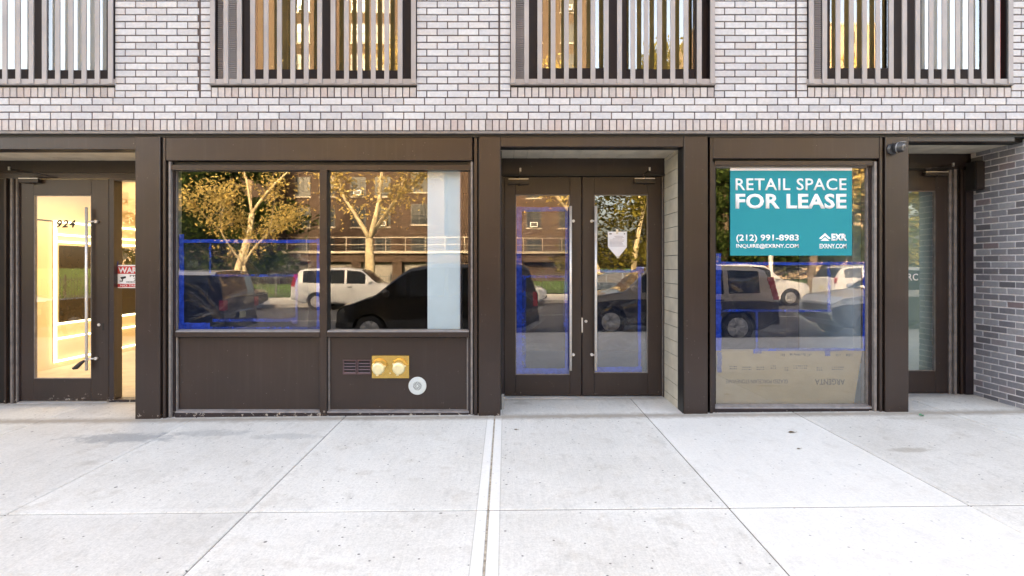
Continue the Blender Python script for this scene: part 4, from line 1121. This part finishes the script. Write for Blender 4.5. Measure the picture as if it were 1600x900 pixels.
    for wx in wheels:
        for s in (-1, 1):
            y0 = s * (W / 2 - .245); y1 = s * (W / 2 - .015)
            m2 = MB(); m2.mat(M['tyre']); ax = (0, s, 0); wd = abs(y1 - y0)
            m2.lathe((wx * L, y0, wr), ax, [(0, wr * .7), (.0, wr * .94), (.03, wr), (wd - .03, wr), (wd, wr * .93), (wd, wr * .66), (wd - .03, wr * .64), (wd - .05, .02)], 28)
            wo = m2.build('wheel', None, root)
            m2 = MB(); m2.mat(M['rim']); yf_ = y0 + s * (wd - .030)
            m2.lathe((wx * L, yf_, wr), ax, [(0, wr * .655), (.02, wr * .655), (.02, wr * .58), (0.004, wr * .56)], 28)
            m2.lathe((wx * L, yf_, wr), ax, [(0, wr * .15), (.022, wr * .14), (.026, wr * .05)], 14)
            for k in range(7):
                an = 2 * math.pi * k / 7; ca, sa = math.cos(an), math.sin(an)
                for (da, rr0, rr1) in ((-.11, .12, .60), (.11, .12, .60)):
                    m2.tube((wx * L + wr * rr0 * math.cos(an + da), yf_ + s * .012, wr + wr * rr0 * math.sin(an + da)), (wx * L + wr * rr1 * math.cos(an + da * .9), yf_ + s * .012, wr + wr * rr1 * math.sin(an + da * .9)), .022, .018, seg=6)
            m2.build('rim', None, wo)
    for s in (-1, 1):
        m2 = MB(); m2.mat(M['clear_lamp']); uh = .045; z = lerp_pts(spec['belt'], .05) - .12; w = halfw(uh)
        m2.lathe((uh * L - .01, s * (w - .13), z), (-.75, s * .45, 0), [(-.06, .14), (.03, .14), (.055, .11), (.065, .04)], 16)
        for i, v in enumerate(m2.v): m2.v[i] = (v[0], v[1], z + (v[2] - z) * .62)
        m2.build('headlight', None, root)
        a, b, zl, zh = spec['tail']
        m2 = MB(); m2.mat(M['red_lamp']); w0 = halfw(.985)
        nseg = 6
        for k in range(nseg):
            t0, t1 = k / nseg, (k + 1) / nseg; za, zc_ = zl + (zh - zl) * t0, zl + (zh - zl) * t1
            off = lambda t: spec.get('lean', 0) * t
            m2.box(a * L - off(t0), b * L - off(t0), s * (w0 - .17), s * (w0 + .025), za, zc_ + .001)
        m2.build('taillight', None, root)
        m2 = MB(); m2.mat(spec.get('mirror', body)); um = cab0 + (ws1 - cab0) * .45; zmr = lerp_pts(spec['belt'], um) + .05
        m2.lathe((um * L, s * (W / 2 - .05), zmr + .05), (0, s, 0), [(0, .02), (.06, .05), (.1, .085), (.19, .08), (.22, .04)], 12)
        m2.build('wing_mirror', None, root)
        for ux in spec.get('handles', (.47, .66)):
            m2 = MB(); m2.mat(M['trim']); m2.box(ux * L, ux * L + .2, s * (W / 2 - .02), s * (W / 2 + .02), lerp_pts(spec['belt'], ux) - .15, lerp_pts(spec['belt'], ux) - .115); m2.build('door_handle', None, root)
    m2 = MB(); m2.mat(M['trim']); m2.box(-.012, .07, -.55, .55, lerp_pts(spec['belt'], .02) - .22, lerp_pts(spec['belt'], .02) - .07); m2.mat(M['rim']); m2.box(-.02, .05, -.56, .56, lerp_pts(spec['belt'], .02) - .065, lerp_pts(spec['belt'], .02) - .045); m2.build('grille', None, root)
    m2 = MB(); m2.mat(M['trim']); m2.box(-.02, .12, -W * .40, W * .40, spec['floor'][0][1] + .02, spec['floor'][0][1] + .14); m2.build('front_bumper', None, root)
    m2 = MB(); m2.mat(lower or body); m2.box(L - .10, L + .03, -W * .42, W * .42, .40, .60); m2.build('rear_bumper', None, root)
    m2 = MB(); m2.mat(M['plate']); m2.box(L + (.19 if spare else .031), L + (.20 if spare else .04), -.16, .16, .62, .76); m2.build('number_plate', None, root)
    if spare:
        m2 = MB(); m2.mat(M['tyre']); m2.lathe((L - .02, 0, .88), (1, 0, 0), [(0, .34), (.02, .36), (.19, .36), (.21, .33), (.21, .05)], 26); m2.build('spare_wheel', None, root)
    return root
SUV = dict(h=1.70, belt=[(0, .78), (.05, .92), (.24, 1.04), (.5, 1.06), (.9, 1.10), (1, 1.0)], roof=[(0, .78), (.05, .95), (.25, 1.07), (.41, 1.64), (.55, 1.70), (.88, 1.66), (.93, 1.60), (.985, 1.10), (1, 1.02)],
           floor=[(0, .42), (.08, .26), (.5, .24), (.9, .28), (1, .45)], cab=(.245, .40, .90, .985), panes=[(.36, .52), (.54, .71), (.735, .895)], wheels=(.185, .78), wr=.345, tail=(.965, .995, .95, 1.45), lean=.14, tumble=.84)
BOX = dict(h=1.70, belt=[(0, .85), (.04, .96), (.25, 1.03), (.6, 1.05), (1, 1.05)], roof=[(0, .86), (.04, .98), (.26, 1.06), (.37, 1.64), (.5, 1.70), (.955, 1.69), (.975, 1.60), (.995, 1.07), (1, 1.06)],
           floor=[(0, .40), (.08, .25), (.5, .24), (.92, .27), (1, .42)], cab=(.25, .36, .958, .996), panes=[(.34, .50), (.515, .71), (.72, .935)], wheels=(.185, .775), wr=.36, tail=(.985, 1.004, .84, 1.06), lean=0, tumble=.88)
VAN = dict(h=1.80, belt=[(0, .72), (.05, .86), (.2, 1.04), (.5, 1.10), (.9, 1.10), (1, 1.05)], roof=[(0, .73), (.05, .88), (.17, 1.06), (.37, 1.70), (.48, 1.79), (.9, 1.79), (.95, 1.72), (.993, 1.12), (1, 1.06)],
           floor=[(0, .36), (.07, .22), (.5, .22), (.92, .25), (1, .42)], cab=(.17, .355, .93, .99), panes=[(.29, .345), (.365, .53), (.55, .74), (.76, .92)], wheels=(.17, .78), wr=.335, tail=(.975, .998, .78, 1.12), lean=.02, tumble=.84)
SED = dict(h=1.46, belt=[(0, .68), (.05, .80), (.28, .92), (.55, .95), (.85, .98), (1, .88)], roof=[(0, .69), (.05, .82), (.29, .95), (.46, 1.42), (.58, 1.46), (.70, 1.40), (.87, 1.01), (1, .92)],
           floor=[(0, .34), (.07, .20), (.5, .19), (.92, .22), (1, .36)], cab=(.285, .44, .70, .868), panes=[(.40, .545), (.56, .70), (.71, .78)], wheels=(.19, .79), wr=.325, tail=(.965, .998, .72, .90), lean=.0, tumble=.80)
CUV = dict(SUV); CUV.update(h=1.62, roof=[(0, .78), (.05, .95), (.25, 1.05), (.43, 1.55), (.57, 1.62), (.85, 1.55), (.92, 1.46), (.985, 1.08), (1, 1.0)], tail=(.95, .99, .88, 1.10), lean=.03)

pk = {'black': paint('black_car_paint', (.006, .006, .007), .1), 'gold': paint('champagne_car_paint', (.36, .325, .285), .1), 'silver': paint('silver_car_paint', (.52, .55, .58), .1),
      'white': paint('white_car_paint', (.72, .73, .74), 0), 'blue': paint('slate_blue_car_paint', (.11, .15, .19), .1), 'bronze': paint('charcoal_cladding', (.055, .05, .046), .1), 'navy': paint('dark_blue_car_paint', (.018, .022, .032), .2)}
YN = -7.55                      # centre line of the near row
def near(label, xn, facing, L, W, spec, body, **k):
    x = xn; r = 0.0 if facing == 'w' else math.pi
    return car(label, (x, YN, zroad(x + (L / 2 if facing == 'w' else -L / 2))), r, L, W, spec, pk[body], **k)
near('boxy black wagon with pale roof parked tail toward the van', -11.25, 'w', 5.1, 1.93, BOX, 'black', roofm=pk['white'])
near('black minivan parked at the near kerb behind the camera', -3.72, 'w', 4.5, 1.9, VAN, 'black')
near('champagne and charcoal compact utility car with spare wheel on its tail', 1.75, 'w', 4.25, 1.80, SUV, 'gold', lower=pk['bronze'], spare=True, lower_row=3)
near('white crossover with dark front bumper parked behind the champagne car', 7.2, 'w', 4.5, 1.84, CUV, 'white', lower=pk['bronze'], lower_row=3)
near('dark blue sedan parked ahead of the boxy black wagon', -16.6, 'w', 4.7, 1.82, SED, 'navy')
YF = -18.5
def far(label, xn, facing, L, W, spec, body, **k):
    r = 0.0 if facing == 'w' else math.pi
    return car(label, (xn, YF, zroad(xn + (L / 2 if facing == 'w' else -L / 2))), r, L, W, spec, pk[body], **k)
far('silver utility car parked across the road facing east', -3.95, 'e', 4.7, 1.88, SUV, 'silver')
far('silver sedan parked across the road next to the silver utility car', 1.75, 'e', 4.6, 1.8, SED, 'silver')
far('slate blue sedan parked across the road', 7.6, 'e', 4.7, 1.8, SED, 'blue')
far('white utility car parked across the road', 12.3, 'e', 4.5, 1.85, SUV, 'white')
far('white crossover parked across the road with its tail to the gap', 17.6, 'e', 4.4, 1.82, CUV, 'white')
far('dark sedan parked across the road behind the boxy wagon', -10.2, 'e', 4.6, 1.8, SED, 'navy')

# ---- trees
def leafmat(n, a, b, c):
    m, nt, out = new_mat(n); g = nt.nodes.new('ShaderNodeNewGeometry')
    col = ramp(nt, g.outputs['Random Per Island'], [(0.0, a), (0.5, b), (1.0, c)])
    d = nd(nt, 'ShaderNodeBsdfDiffuse'); t = nd(nt, 'ShaderNodeBsdfTranslucent'); x = nd(nt, 'ShaderNodeMixShader'); x.inputs[0].default_value = .3
    nt.links.new(col, d.inputs[0]); nt.links.new(col, t.inputs[0]); nt.links.new(d.outputs[0], x.inputs[1]); nt.links.new(t.outputs[0], x.inputs[2])
    nt.links.new(x.outputs[0], out.inputs['Surface']); return m
LG = leafmat('golden_leaves', (.33, .24, .08), (.44, .34, .14), (.36, .25, .075))
LE = leafmat('evergreen_leaves', (.022, .040, .012), (.035, .058, .018), (.055, .072, .022))
LO = leafmat('olive_leaves', (.10, .09, .02), (.16, .13, .03), (.07, .075, .02))
LR = leafmat('red_leaves', (.42, .07, .02), (.50, .13, .03), (.34, .10, .03))
BK = simple('pale_plane_bark', (.32, .26, .165), .9, 0, .2, .30, 5, 0, .5)
BD = simple('dark_bark', (.085, .065, .045), .95, 0, .2, .30, 5, 0, .5)
def tree(label, x, y, h, r0, seed, fork, spread, lm, bark, nleaf, lsize, lean=(0, 0), group='trees across the road', up=.75, cloud=1.0, name='street_tree'):
    r = random.Random(seed); z0 = zf(x) + (.05 if y > -24.6 else .3)
    root = empty(name, (x, y, z0)); tag(root, label, 'tree', group)
    tb = MB(); tb.mat(bark); tips = []
    def grow(p, d, ln, rad, depth):
        pts = [p]; rads = [rad]; k = 5
        for i in range(k):
            d = (d + Vector((r.uniform(-1, 1), r.uniform(-1, 1), r.uniform(-.5, .7))) * .16).normalized()
            p = p + d * (ln / k); pts.append(p); rads.append(rad * (1 - .42 * (i + 1) / k))
            if depth >= 2 or (depth == 1 and i > 1): tips.append((p, .12 + .14 * ln))
        tb.path(pts, rads, 9 if depth == 0 else (7 if depth < 3 else 5))
        if depth >= 4 or rads[-1] < .012: tips.append((p, .45)); return
        nb = (3 if r.random() < .6 else 2) if depth == 0 else r.choice((2, 2, 3))
        a0 = r.uniform(0, 6.28)
        for i in range(nb):
            a = a0 + 6.28 * i / nb + r.uniform(-.4, .4); tilt = spread * r.uniform(.65, 1.2)
            side = Vector((math.cos(a), math.sin(a), 0)); nd_ = (d * math.cos(tilt) + side * math.sin(tilt) + Vector((0, 0, .12 * up))).normalized()
            grow(p, nd_, ln * r.uniform(.62, .86) * (1.0 if depth else h / max(fork, .1) * .42), rads[-1] * r.uniform(.62, .8), depth + 1)
    grow(Vector((0, 0, -.4)), Vector((lean[0], lean[1], 1)).normalized(), fork + .4, r0, 0)
    tb.build('trunk', None, root)
    lb = MB(); lb.mat(lm)
    for i in range(nleaf):
        c, s = r.choice(tips); c = c + Vector((r.gauss(0, 1), r.gauss(0, 1), r.gauss(0, .8))) * s * cloud
        a = Vector((r.uniform(-1, 1), r.uniform(-1, 1), r.uniform(-1, 1))).normalized(); b = a.orthogonal().normalized(); sz = lsize * r.uniform(.6, 1.3)
        if r.random() < .5: b = a.cross(b)
        n = len(lb.v); lb.v += [tuple(c - a * sz), tuple(c + b * sz * .55), tuple(c + a * sz), tuple(c - b * sz * .55)]; lb.face((n, n + 1, n + 2, n + 3))
    lb.build('crown', None, root, False)
    return root
def evergreen(label, x, y, h, w, seed, lm=None, n=5200, ls=.16, name='evergreen_tree'):
    r = random.Random(seed); z0 = zf(x) + .35
    root = empty(name, (x, y, z0)); tag(root, label, 'tree', 'trees across the road')
    tb = MB(); tb.mat(BD); tb.path([(0, 0, -.3), (.1, 0, h * .4), (0, .1, h * .8), (0, 0, h * .97)], [.22, .17, .08, .02], 8); clumps = []
    for i in range(46):
        t = (i + r.random()) / 46; z = h * (.08 + .9 * t); rad = w * (1 - t) ** .62 * r.uniform(.55, 1.1); a = r.uniform(0, 6.28)
        tip = Vector((rad * math.cos(a), rad * math.sin(a), z + r.uniform(-.5, .3))); tb.path([(0, 0, z - .2), tuple(tip * .5 + Vector((0, 0, z * .5 + .1))), tuple(tip)], [.05, .035, .012], 5)
        for q in (.35, .6, .85, 1.0): clumps.append((Vector((tip.x * q, tip.y * q, z + (tip.z - z) * q)), .22 + .10 * rad))
    tb.build('trunk', None, root)
    lb = MB(); lb.mat(lm or LE)
    for i in range(n):
        c, s = r.choice(clumps); c = c + Vector((r.gauss(0, 1), r.gauss(0, 1), r.gauss(0, .7))) * s
        a = Vector((r.uniform(-1, 1), r.uniform(-1, 1), r.uniform(-.6, .6))).normalized(); b = a.orthogonal().normalized(); sz = ls * r.uniform(.6, 1.3)
        k = len(lb.v); lb.v += [tuple(c - a * sz), tuple(c + b * sz * .5), tuple(c + a * sz), tuple(c - b * sz * .5)]; lb.face((k, k + 1, k + 2, k + 3))
    lb.build('crown', None, root, False); return root
tree('thick pale barked plane tree with golden leaves on the far sidewalk', -6.15, -21.3, 8.6, .30, 21, 2.9, .50, LG, BK, 8000, .10)
tree('slim golden tree leaning over the boxy wagon on the far sidewalk', -12.0, -21.6, 4.4, .14, 5, 1.7, .80, LG, BK, 2700, .085, (-.16, 0))
tree('golden plane tree standing across from the double door', 4.9, -23.4, 10.0, .27, 44, 3.9, .46, LG, BK, 12000, .13, (-.03, 0))
tree('bare limbed plane tree beyond the slate blue sedan', 7.6, -27.5, 12.0, .2, 9, 5.0, .5, LO, BK, 7000, .14)
tree('golden street tree beyond the white utility car', 14.6, -22.2, 9.0, .22, 15, 3.6, .5, LG, BD, 9000, .13)
tree('small red leaved tree behind the iron fence', 15.5, -30.0, 3.0, .09, 31, 1.1, .75, LR, BD, 3000, .12)
tree('tall golden tree at the corner of the tower', -15.5, -27.5, 9.5, .25, 77, 4.6, .5, LG, BK, 1900, .10)
evergreen('broad dark evergreen tree beside the brick tower', -18.2, -33.0, 12.5, 5.2, 3, n=20000, ls=.2)
evergreen('dark evergreen tree next to the broad one', -24.5, -37.0, 9.5, 5.0, 4, n=13000, ls=.2)
evergreen('dark evergreen tree behind the bare limbed plane tree', 9.2, -31.0, 14.5, 5.0, 6, LO, 16000)
evergreen('tall dark evergreen tree behind the white utility car', 15.0, -35.0, 15.0, 5.6, 8, n=16000, ls=.2)
evergreen('dark evergreen tree beyond the white crossover', 22.0, -34.0, 14.0, 5.6, 10, n=15000, ls=.2)
evergreen('olive evergreen tree furthest along the lawn', 29.5, -38.0, 14.0, 5.5, 12, LO, 13000, .2)
evergreen('slim dark evergreen tree at the end of the low brick wing', 12.8, -28.5, 9.0, 3.0, 14, n=9000)

# ---- fence and lamp post
fe = empty('iron_fence', (0, -24.75, 0)); tag(fe, 'black iron picket fence between far sidewalk and lawn', 'fence')
mb = MB(); mb.mat(M['iron']); x = -40.0
while x < 40:
    z = zf(x) + .05; mb.box(x - .011, x + .011, -.011, .011, z - .02, z + 1.15); mb.v[-1]; x += .15
for k in range(-20, 20):
    xa, xb = k * 2.0, k * 2.0 + 2.0
    for hh in (.14, 1.02):
        za, zb_ = zf(xa) + .05 + hh, zf(xb) + .05 + hh; n = len(mb.v)
        mb.v += [(xa, -.017, za), (xb, -.017, zb_), (xb, .017, zb_), (xa, .017, za), (xa, -.017, za + .035), (xb, -.017, zb_ + .035), (xb, .017, zb_ + .035), (xa, .017, za + .035)]
        for q in ((0, 3, 2, 1), (4, 5, 6, 7), (0, 1, 5, 4), (1, 2, 6, 5), (2, 3, 7, 6), (3, 0, 4, 7)): mb.face([n + i for i in q])
    z = zf(xa) + .05; mb.box(xa - .03, xa + .03, -.03, .03, z - .05, z + 1.28)
mb.build('railing', None, fe)
lp = empty('street_lamp', (11.9, -20.4, zf(11.9))); tag(lp, 'grey street lamp post on the far sidewalk', 'street lamp')
mb = MB(); mb.mat(M['satin']); mb.lathe((0, 0, 0), (0, 0, 1), [(0, .2), (.35, .19), (.4, .11), (8.5, .07)], 14); mb.build('pole', None, lp)
mb = MB(); mb.mat(M['satin']); mb.path([(0, 0, 8.4), (0, .6, 8.9), (0, 2.0, 9.1)], [.05, .045, .04], 8); mb.build('arm', None, lp)
mb = MB(); mb.mat(M['satin']); mb.box(-.16, .16, 1.9, 2.6, 9.03, 9.16); mb.build('lamp_head', None, lp)

# ---- brick blocks across the street
def far_brick(n, c1, c2, mort, sx=1.0):
    m, nt, out = new_mat(n); b = nd(nt, 'ShaderNodeTexBrick'); b.inputs['Scale'].default_value = 4.6
    b.inputs['Color1'].default_value = rgb(c1); b.inputs['Color2'].default_value = rgb(c2); b.inputs['Mortar'].default_value = rgb(mort); b.inputs['Mortar Size'].default_value = .012
    t = nt.nodes.new('ShaderNodeTexCoord'); s = nt.nodes.new('ShaderNodeSeparateXYZ'); nt.links.new(t.outputs['Object'], s.inputs[0])
    cb = nt.nodes.new('ShaderNodeCombineXYZ'); nt.links.new(math_(nt, 'ADD', s.outputs[0], s.outputs[1]), cb.inputs[0]); nt.links.new(s.outputs[2], cb.inputs[1]); nt.links.new(cb.outputs[0], b.inputs[0])
    col = mix(nt, .5, b.outputs[0], ramp(nt, noise(nt, t.outputs['Object'], .35, 5), [(.3, .65), (.7, 1.0)]), 'MULTIPLY')
    principled(nt, out, col, .9, 0, .2); return m
FB = far_brick('tower_brick', (.062, .038, .027), (.044, .028, .021), (.06, .051, .045))
FT = far_brick('tan_tower_brick', (.30, .215, .145), (.25, .175, .12), (.26, .23, .20))
M['win_far'] = simple('far_window_glass', (.02, .024, .028), .12, 0, .25)
M['stone'] = simple('pale_stone', (.27, .24, .20), .85, 0, .2, .1, 3)
M['shutter'] = simple('roller_shutter', (.14, .13, .12), .6, .3, .4, .2, 4)
M['ac'] = simple('air_conditioner', (.55, .54, .52), .6)
def tower(label, x0, x1, yf, z0, zt_, depth, brickm, bays, wx, floors, fh, first, acs=()):
    root = empty('brick_tower', ((x0 + x1) / 2, yf, z0)); tag(root, label, 'building', 'brick towers across the road'); cx = (x0 + x1) / 2
    mb = MB(); mb.mat(brickm); mb.box(x0 - cx, x1 - cx, -depth, 0, -1, zt_ - z0)
    for a, b in bays: mb.box(a - cx, b - cx, .001, 3.0, -1, zt_ - z0 - .4)
    mb.build('wall', None, root)
    mb = MB(); mb.mat(M['stone']); mb.box(x0 - cx - .15, x1 - cx + .15, -depth - .1, .15, zt_ - z0 + .002, zt_ - z0 + .35); mb.build('parapet', None, root)
    fr = MB(); fr.mat(M['stone']); fr.box(-.75, .75, -.02, .10, -.98, -.86); fr.mat(M['iron'])
    for a, b, c, d in ((-.68, .68, .80, .86), (-.68, .68, -.86, -.80), (-.68, -.62, -.799, .799), (.62, .68, -.799, .799), (-.03, .03, -.799, .799), (-.619, -.031, -.03, .03), (.031, .619, -.03, .03)): fr.box(a, b, -.01, .06, c, d)
    gl = MB(); gl.mat(M['win_far']); gl.box(-.67, .67, -.05, .015, -.85, .85)
    w0 = fr.build('window', None, root); p0 = gl.build('pane', None, w0); ac = None; used = False
    for f in range(floors):
        for i, wxx in enumerate(wx):
            x, yo = wxx if isinstance(wxx, tuple) else (wxx, 0.0)
            if not used: w = w0; used = True
            else:
                w = w0.copy(); COL.objects.link(w); w.parent = root; p = p0.copy(); COL.objects.link(p); p.parent = w
            w.location = (x - cx, yo + .004, first + f * fh)
            if (i * 7 + f * 3) % 4 == 0:
                if ac is None:
                    m2 = MB(); m2.mat(M['ac']); m2.box(-.34, .34, .06, .42, -.80, -.36); m2.mat(M['iron']); m2.box(-.28, .28, .4205, .425, -.74, -.42); ac = m2.build('air_conditioner', None, w)
                else:
                    a2 = ac.copy(); COL.objects.link(a2); a2.parent = w
    return root
tower('brown brick tower with projecting sunlit bays across the road', -21.5, 7.5, -47, -.3, 29.0, 14, FB, [(-21.5, -19.6), (-9.4, -5.2)], [-18.2, -16.0, -13.2, -11.0, (-7.3, 3.0), -2.6, -.2, 2.6, 5.6], 10, 2.75, 3.4)
tower('tan brick tower far beyond the evergreens', -64.0, -34.0, -84, -.3, 26.0, 12, FT, [(-56, -52), (-44, -40)], [-62, -59, -49, -46.5, -37.5, (-54, 3.0), (-42, 3.0)], 8, 2.9, 3.6)
tower('tan brick tower rising behind the white crossover', 26.0, 50.0, -74, -.3, 34.0, 14, FT, [(30, 34)], [28, 36.5, 39.5, 43, 46.5], 11, 2.9, 3.6)
# low wing with roof terrace
t = empty('low_brick_wing', (-8.0, -37.5, -.2)); tag(t, 'low orange brick wing with shuttered openings and a railed roof terrace', 'building')
mb = MB(); mb.mat(FB); xs_ = [-15.0 + i * 3.0 for i in range(9)]
mb.box(-15.3, 13.6, -8, -.9, -.6, 2.55)
for x in xs_: mb.box(x - .35, x + .35, -.899, 0, -.6, 2.0)
mb.box(-15.35, 13.55, -.898, .06, 2.001, 2.62); mb.build('wall', None, t)
mb = MB(); mb.mat(M['stone']); mb.box(-15.6, 13.8, -8, .35, 2.622, 2.80); mb.build('roof_slab', None, t)
for i in range(8):
    mb = MB(); mb.mat(M['shutter'])
    for k in range(14): mb.box(xs_[i] + .36, xs_[i + 1] - .36, -.55, -.50 + (.02 if k % 2 else 0), -.5 + k * .175, -.5 + k * .175 + .17)
    mb.build('shutter', None, t)
mb = MB(); mb.mat(M['stone']); x = -15.3
while x < 13.7: mb.box(x - .03, x + .03, .16, .22, 2.80, 3.82); x += 1.45
mb.box(-15.3, 13.6, .165, .215, 3.77, 3.83); mb.box(-15.3, 13.6, .165, .215, 3.25, 3.29); mb.build('terrace_railing', None, t)
# unseen blocks added beside our building to shade the street
for xa, xb, lab in ((-60, -14.05, 'unseen brick block added to shade the street beyond the blank steel bay'), (12.05, 60, 'unseen brick block added to shade the street beyond the dark brick wall')):
    o = empty('added_shade_building', ((xa + xb) / 2, 0, 0)); tag(o, lab, 'building'); h = (xb - xa) / 2
    mb = MB(); mb.mat(FT); mb.box(-h, h, .05, 10, -1, 9.2); mb.build('wall', None, o)
    mb = MB(); mb.mat(M['stone']); mb.box(-h, h, 0, 10.1, 9.202, 9.6); mb.build('cornice', None, o)
    k = -h + 2
    while k < h - 1:
        for zz in (1.6, 4.8, 7.4):
            mb = MB(); mb.mat(M['win_far']); mb.box(k - .6, k + .6, .02, .06, zz - .85, zz + .85); mb.mat(M['stone']); mb.box(k - .7, k + .7, -.02, .06, zz - .98, zz - .851); mb.build('window', None, o)
        k += 3.0

# ================================================================== LIGHT, SKY, CAMERA
SUN_EL = math.radians(23.0); AZ = math.radians(-17.0)          # the sun stands behind our building, a little to the west
w = bpy.data.worlds.new('World'); sc.world = w; w.use_nodes = True
nt = w.node_tree; nt.nodes.clear()
sky = nt.nodes.new('ShaderNodeTexSky'); sky.sky_type = 'NISHITA'; sky.sun_disc = False; sky.sun_elevation = SUN_EL; sky.sun_rotation = AZ
sky.air_density = 0.7; sky.dust_density = 7.0; sky.ozone_density = .3
bg = nt.nodes.new('ShaderNodeBackground'); bg.inputs[1].default_value = 0.15; ow = nt.nodes.new('ShaderNodeOutputWorld')
nt.links.new(sky.outputs[0], bg.inputs[0]); nt.links.new(bg.outputs[0], ow.inputs[0])
S_ = bpy.data.lights.new('sun', 'SUN'); S_.energy = 2.0; S_.angle = math.radians(.6); S_.color = (1.0, .90, .72)
so = bpy.data.objects.new('sun', S_); COL.objects.link(so)
d = Vector((math.sin(AZ) * math.cos(SUN_EL), math.cos(AZ) * math.cos(SUN_EL), math.sin(SUN_EL)))
so.rotation_euler = d.to_track_quat('Z', 'Y').to_euler(); so.location = (0, 0, 30)
c = bpy.data.cameras.new('camera'); c.sensor_width = 36.0; c.lens = F / 1600 * 36.0
c.shift_x = (800 - 790) / 1600; c.shift_y = -(450 - 415) / 1600; c.clip_start = .05; c.clip_end = 2000
co = bpy.data.objects.new('camera', c); COL.objects.link(co); co.location = (0, CAM_Y, CAM_Z); co.rotation_euler = (math.pi / 2, 0, 0)
sc.camera = co
sc.view_settings.view_transform = 'Standard'; sc.view_settings.look = 'None'; sc.view_settings.gamma = 1.0; sc.view_settings.use_curve_mapping = False
sc.view_settings.exposure = EXPOSURE
sc.view_settings.use_white_balance = True; sc.view_settings.white_balance_temperature = WB; sc.view_settings.white_balance_tint = 10.0
cy = sc.cycles; cy.use_denoising = True; cy.max_bounces = 10; cy.glossy_bounces = 5; cy.transparent_max_bounces = 24; cy.diffuse_bounces = 4; cy.sample_clamp_indirect = 6.0
cy.caustics_reflective = False; cy.caustics_refractive = False
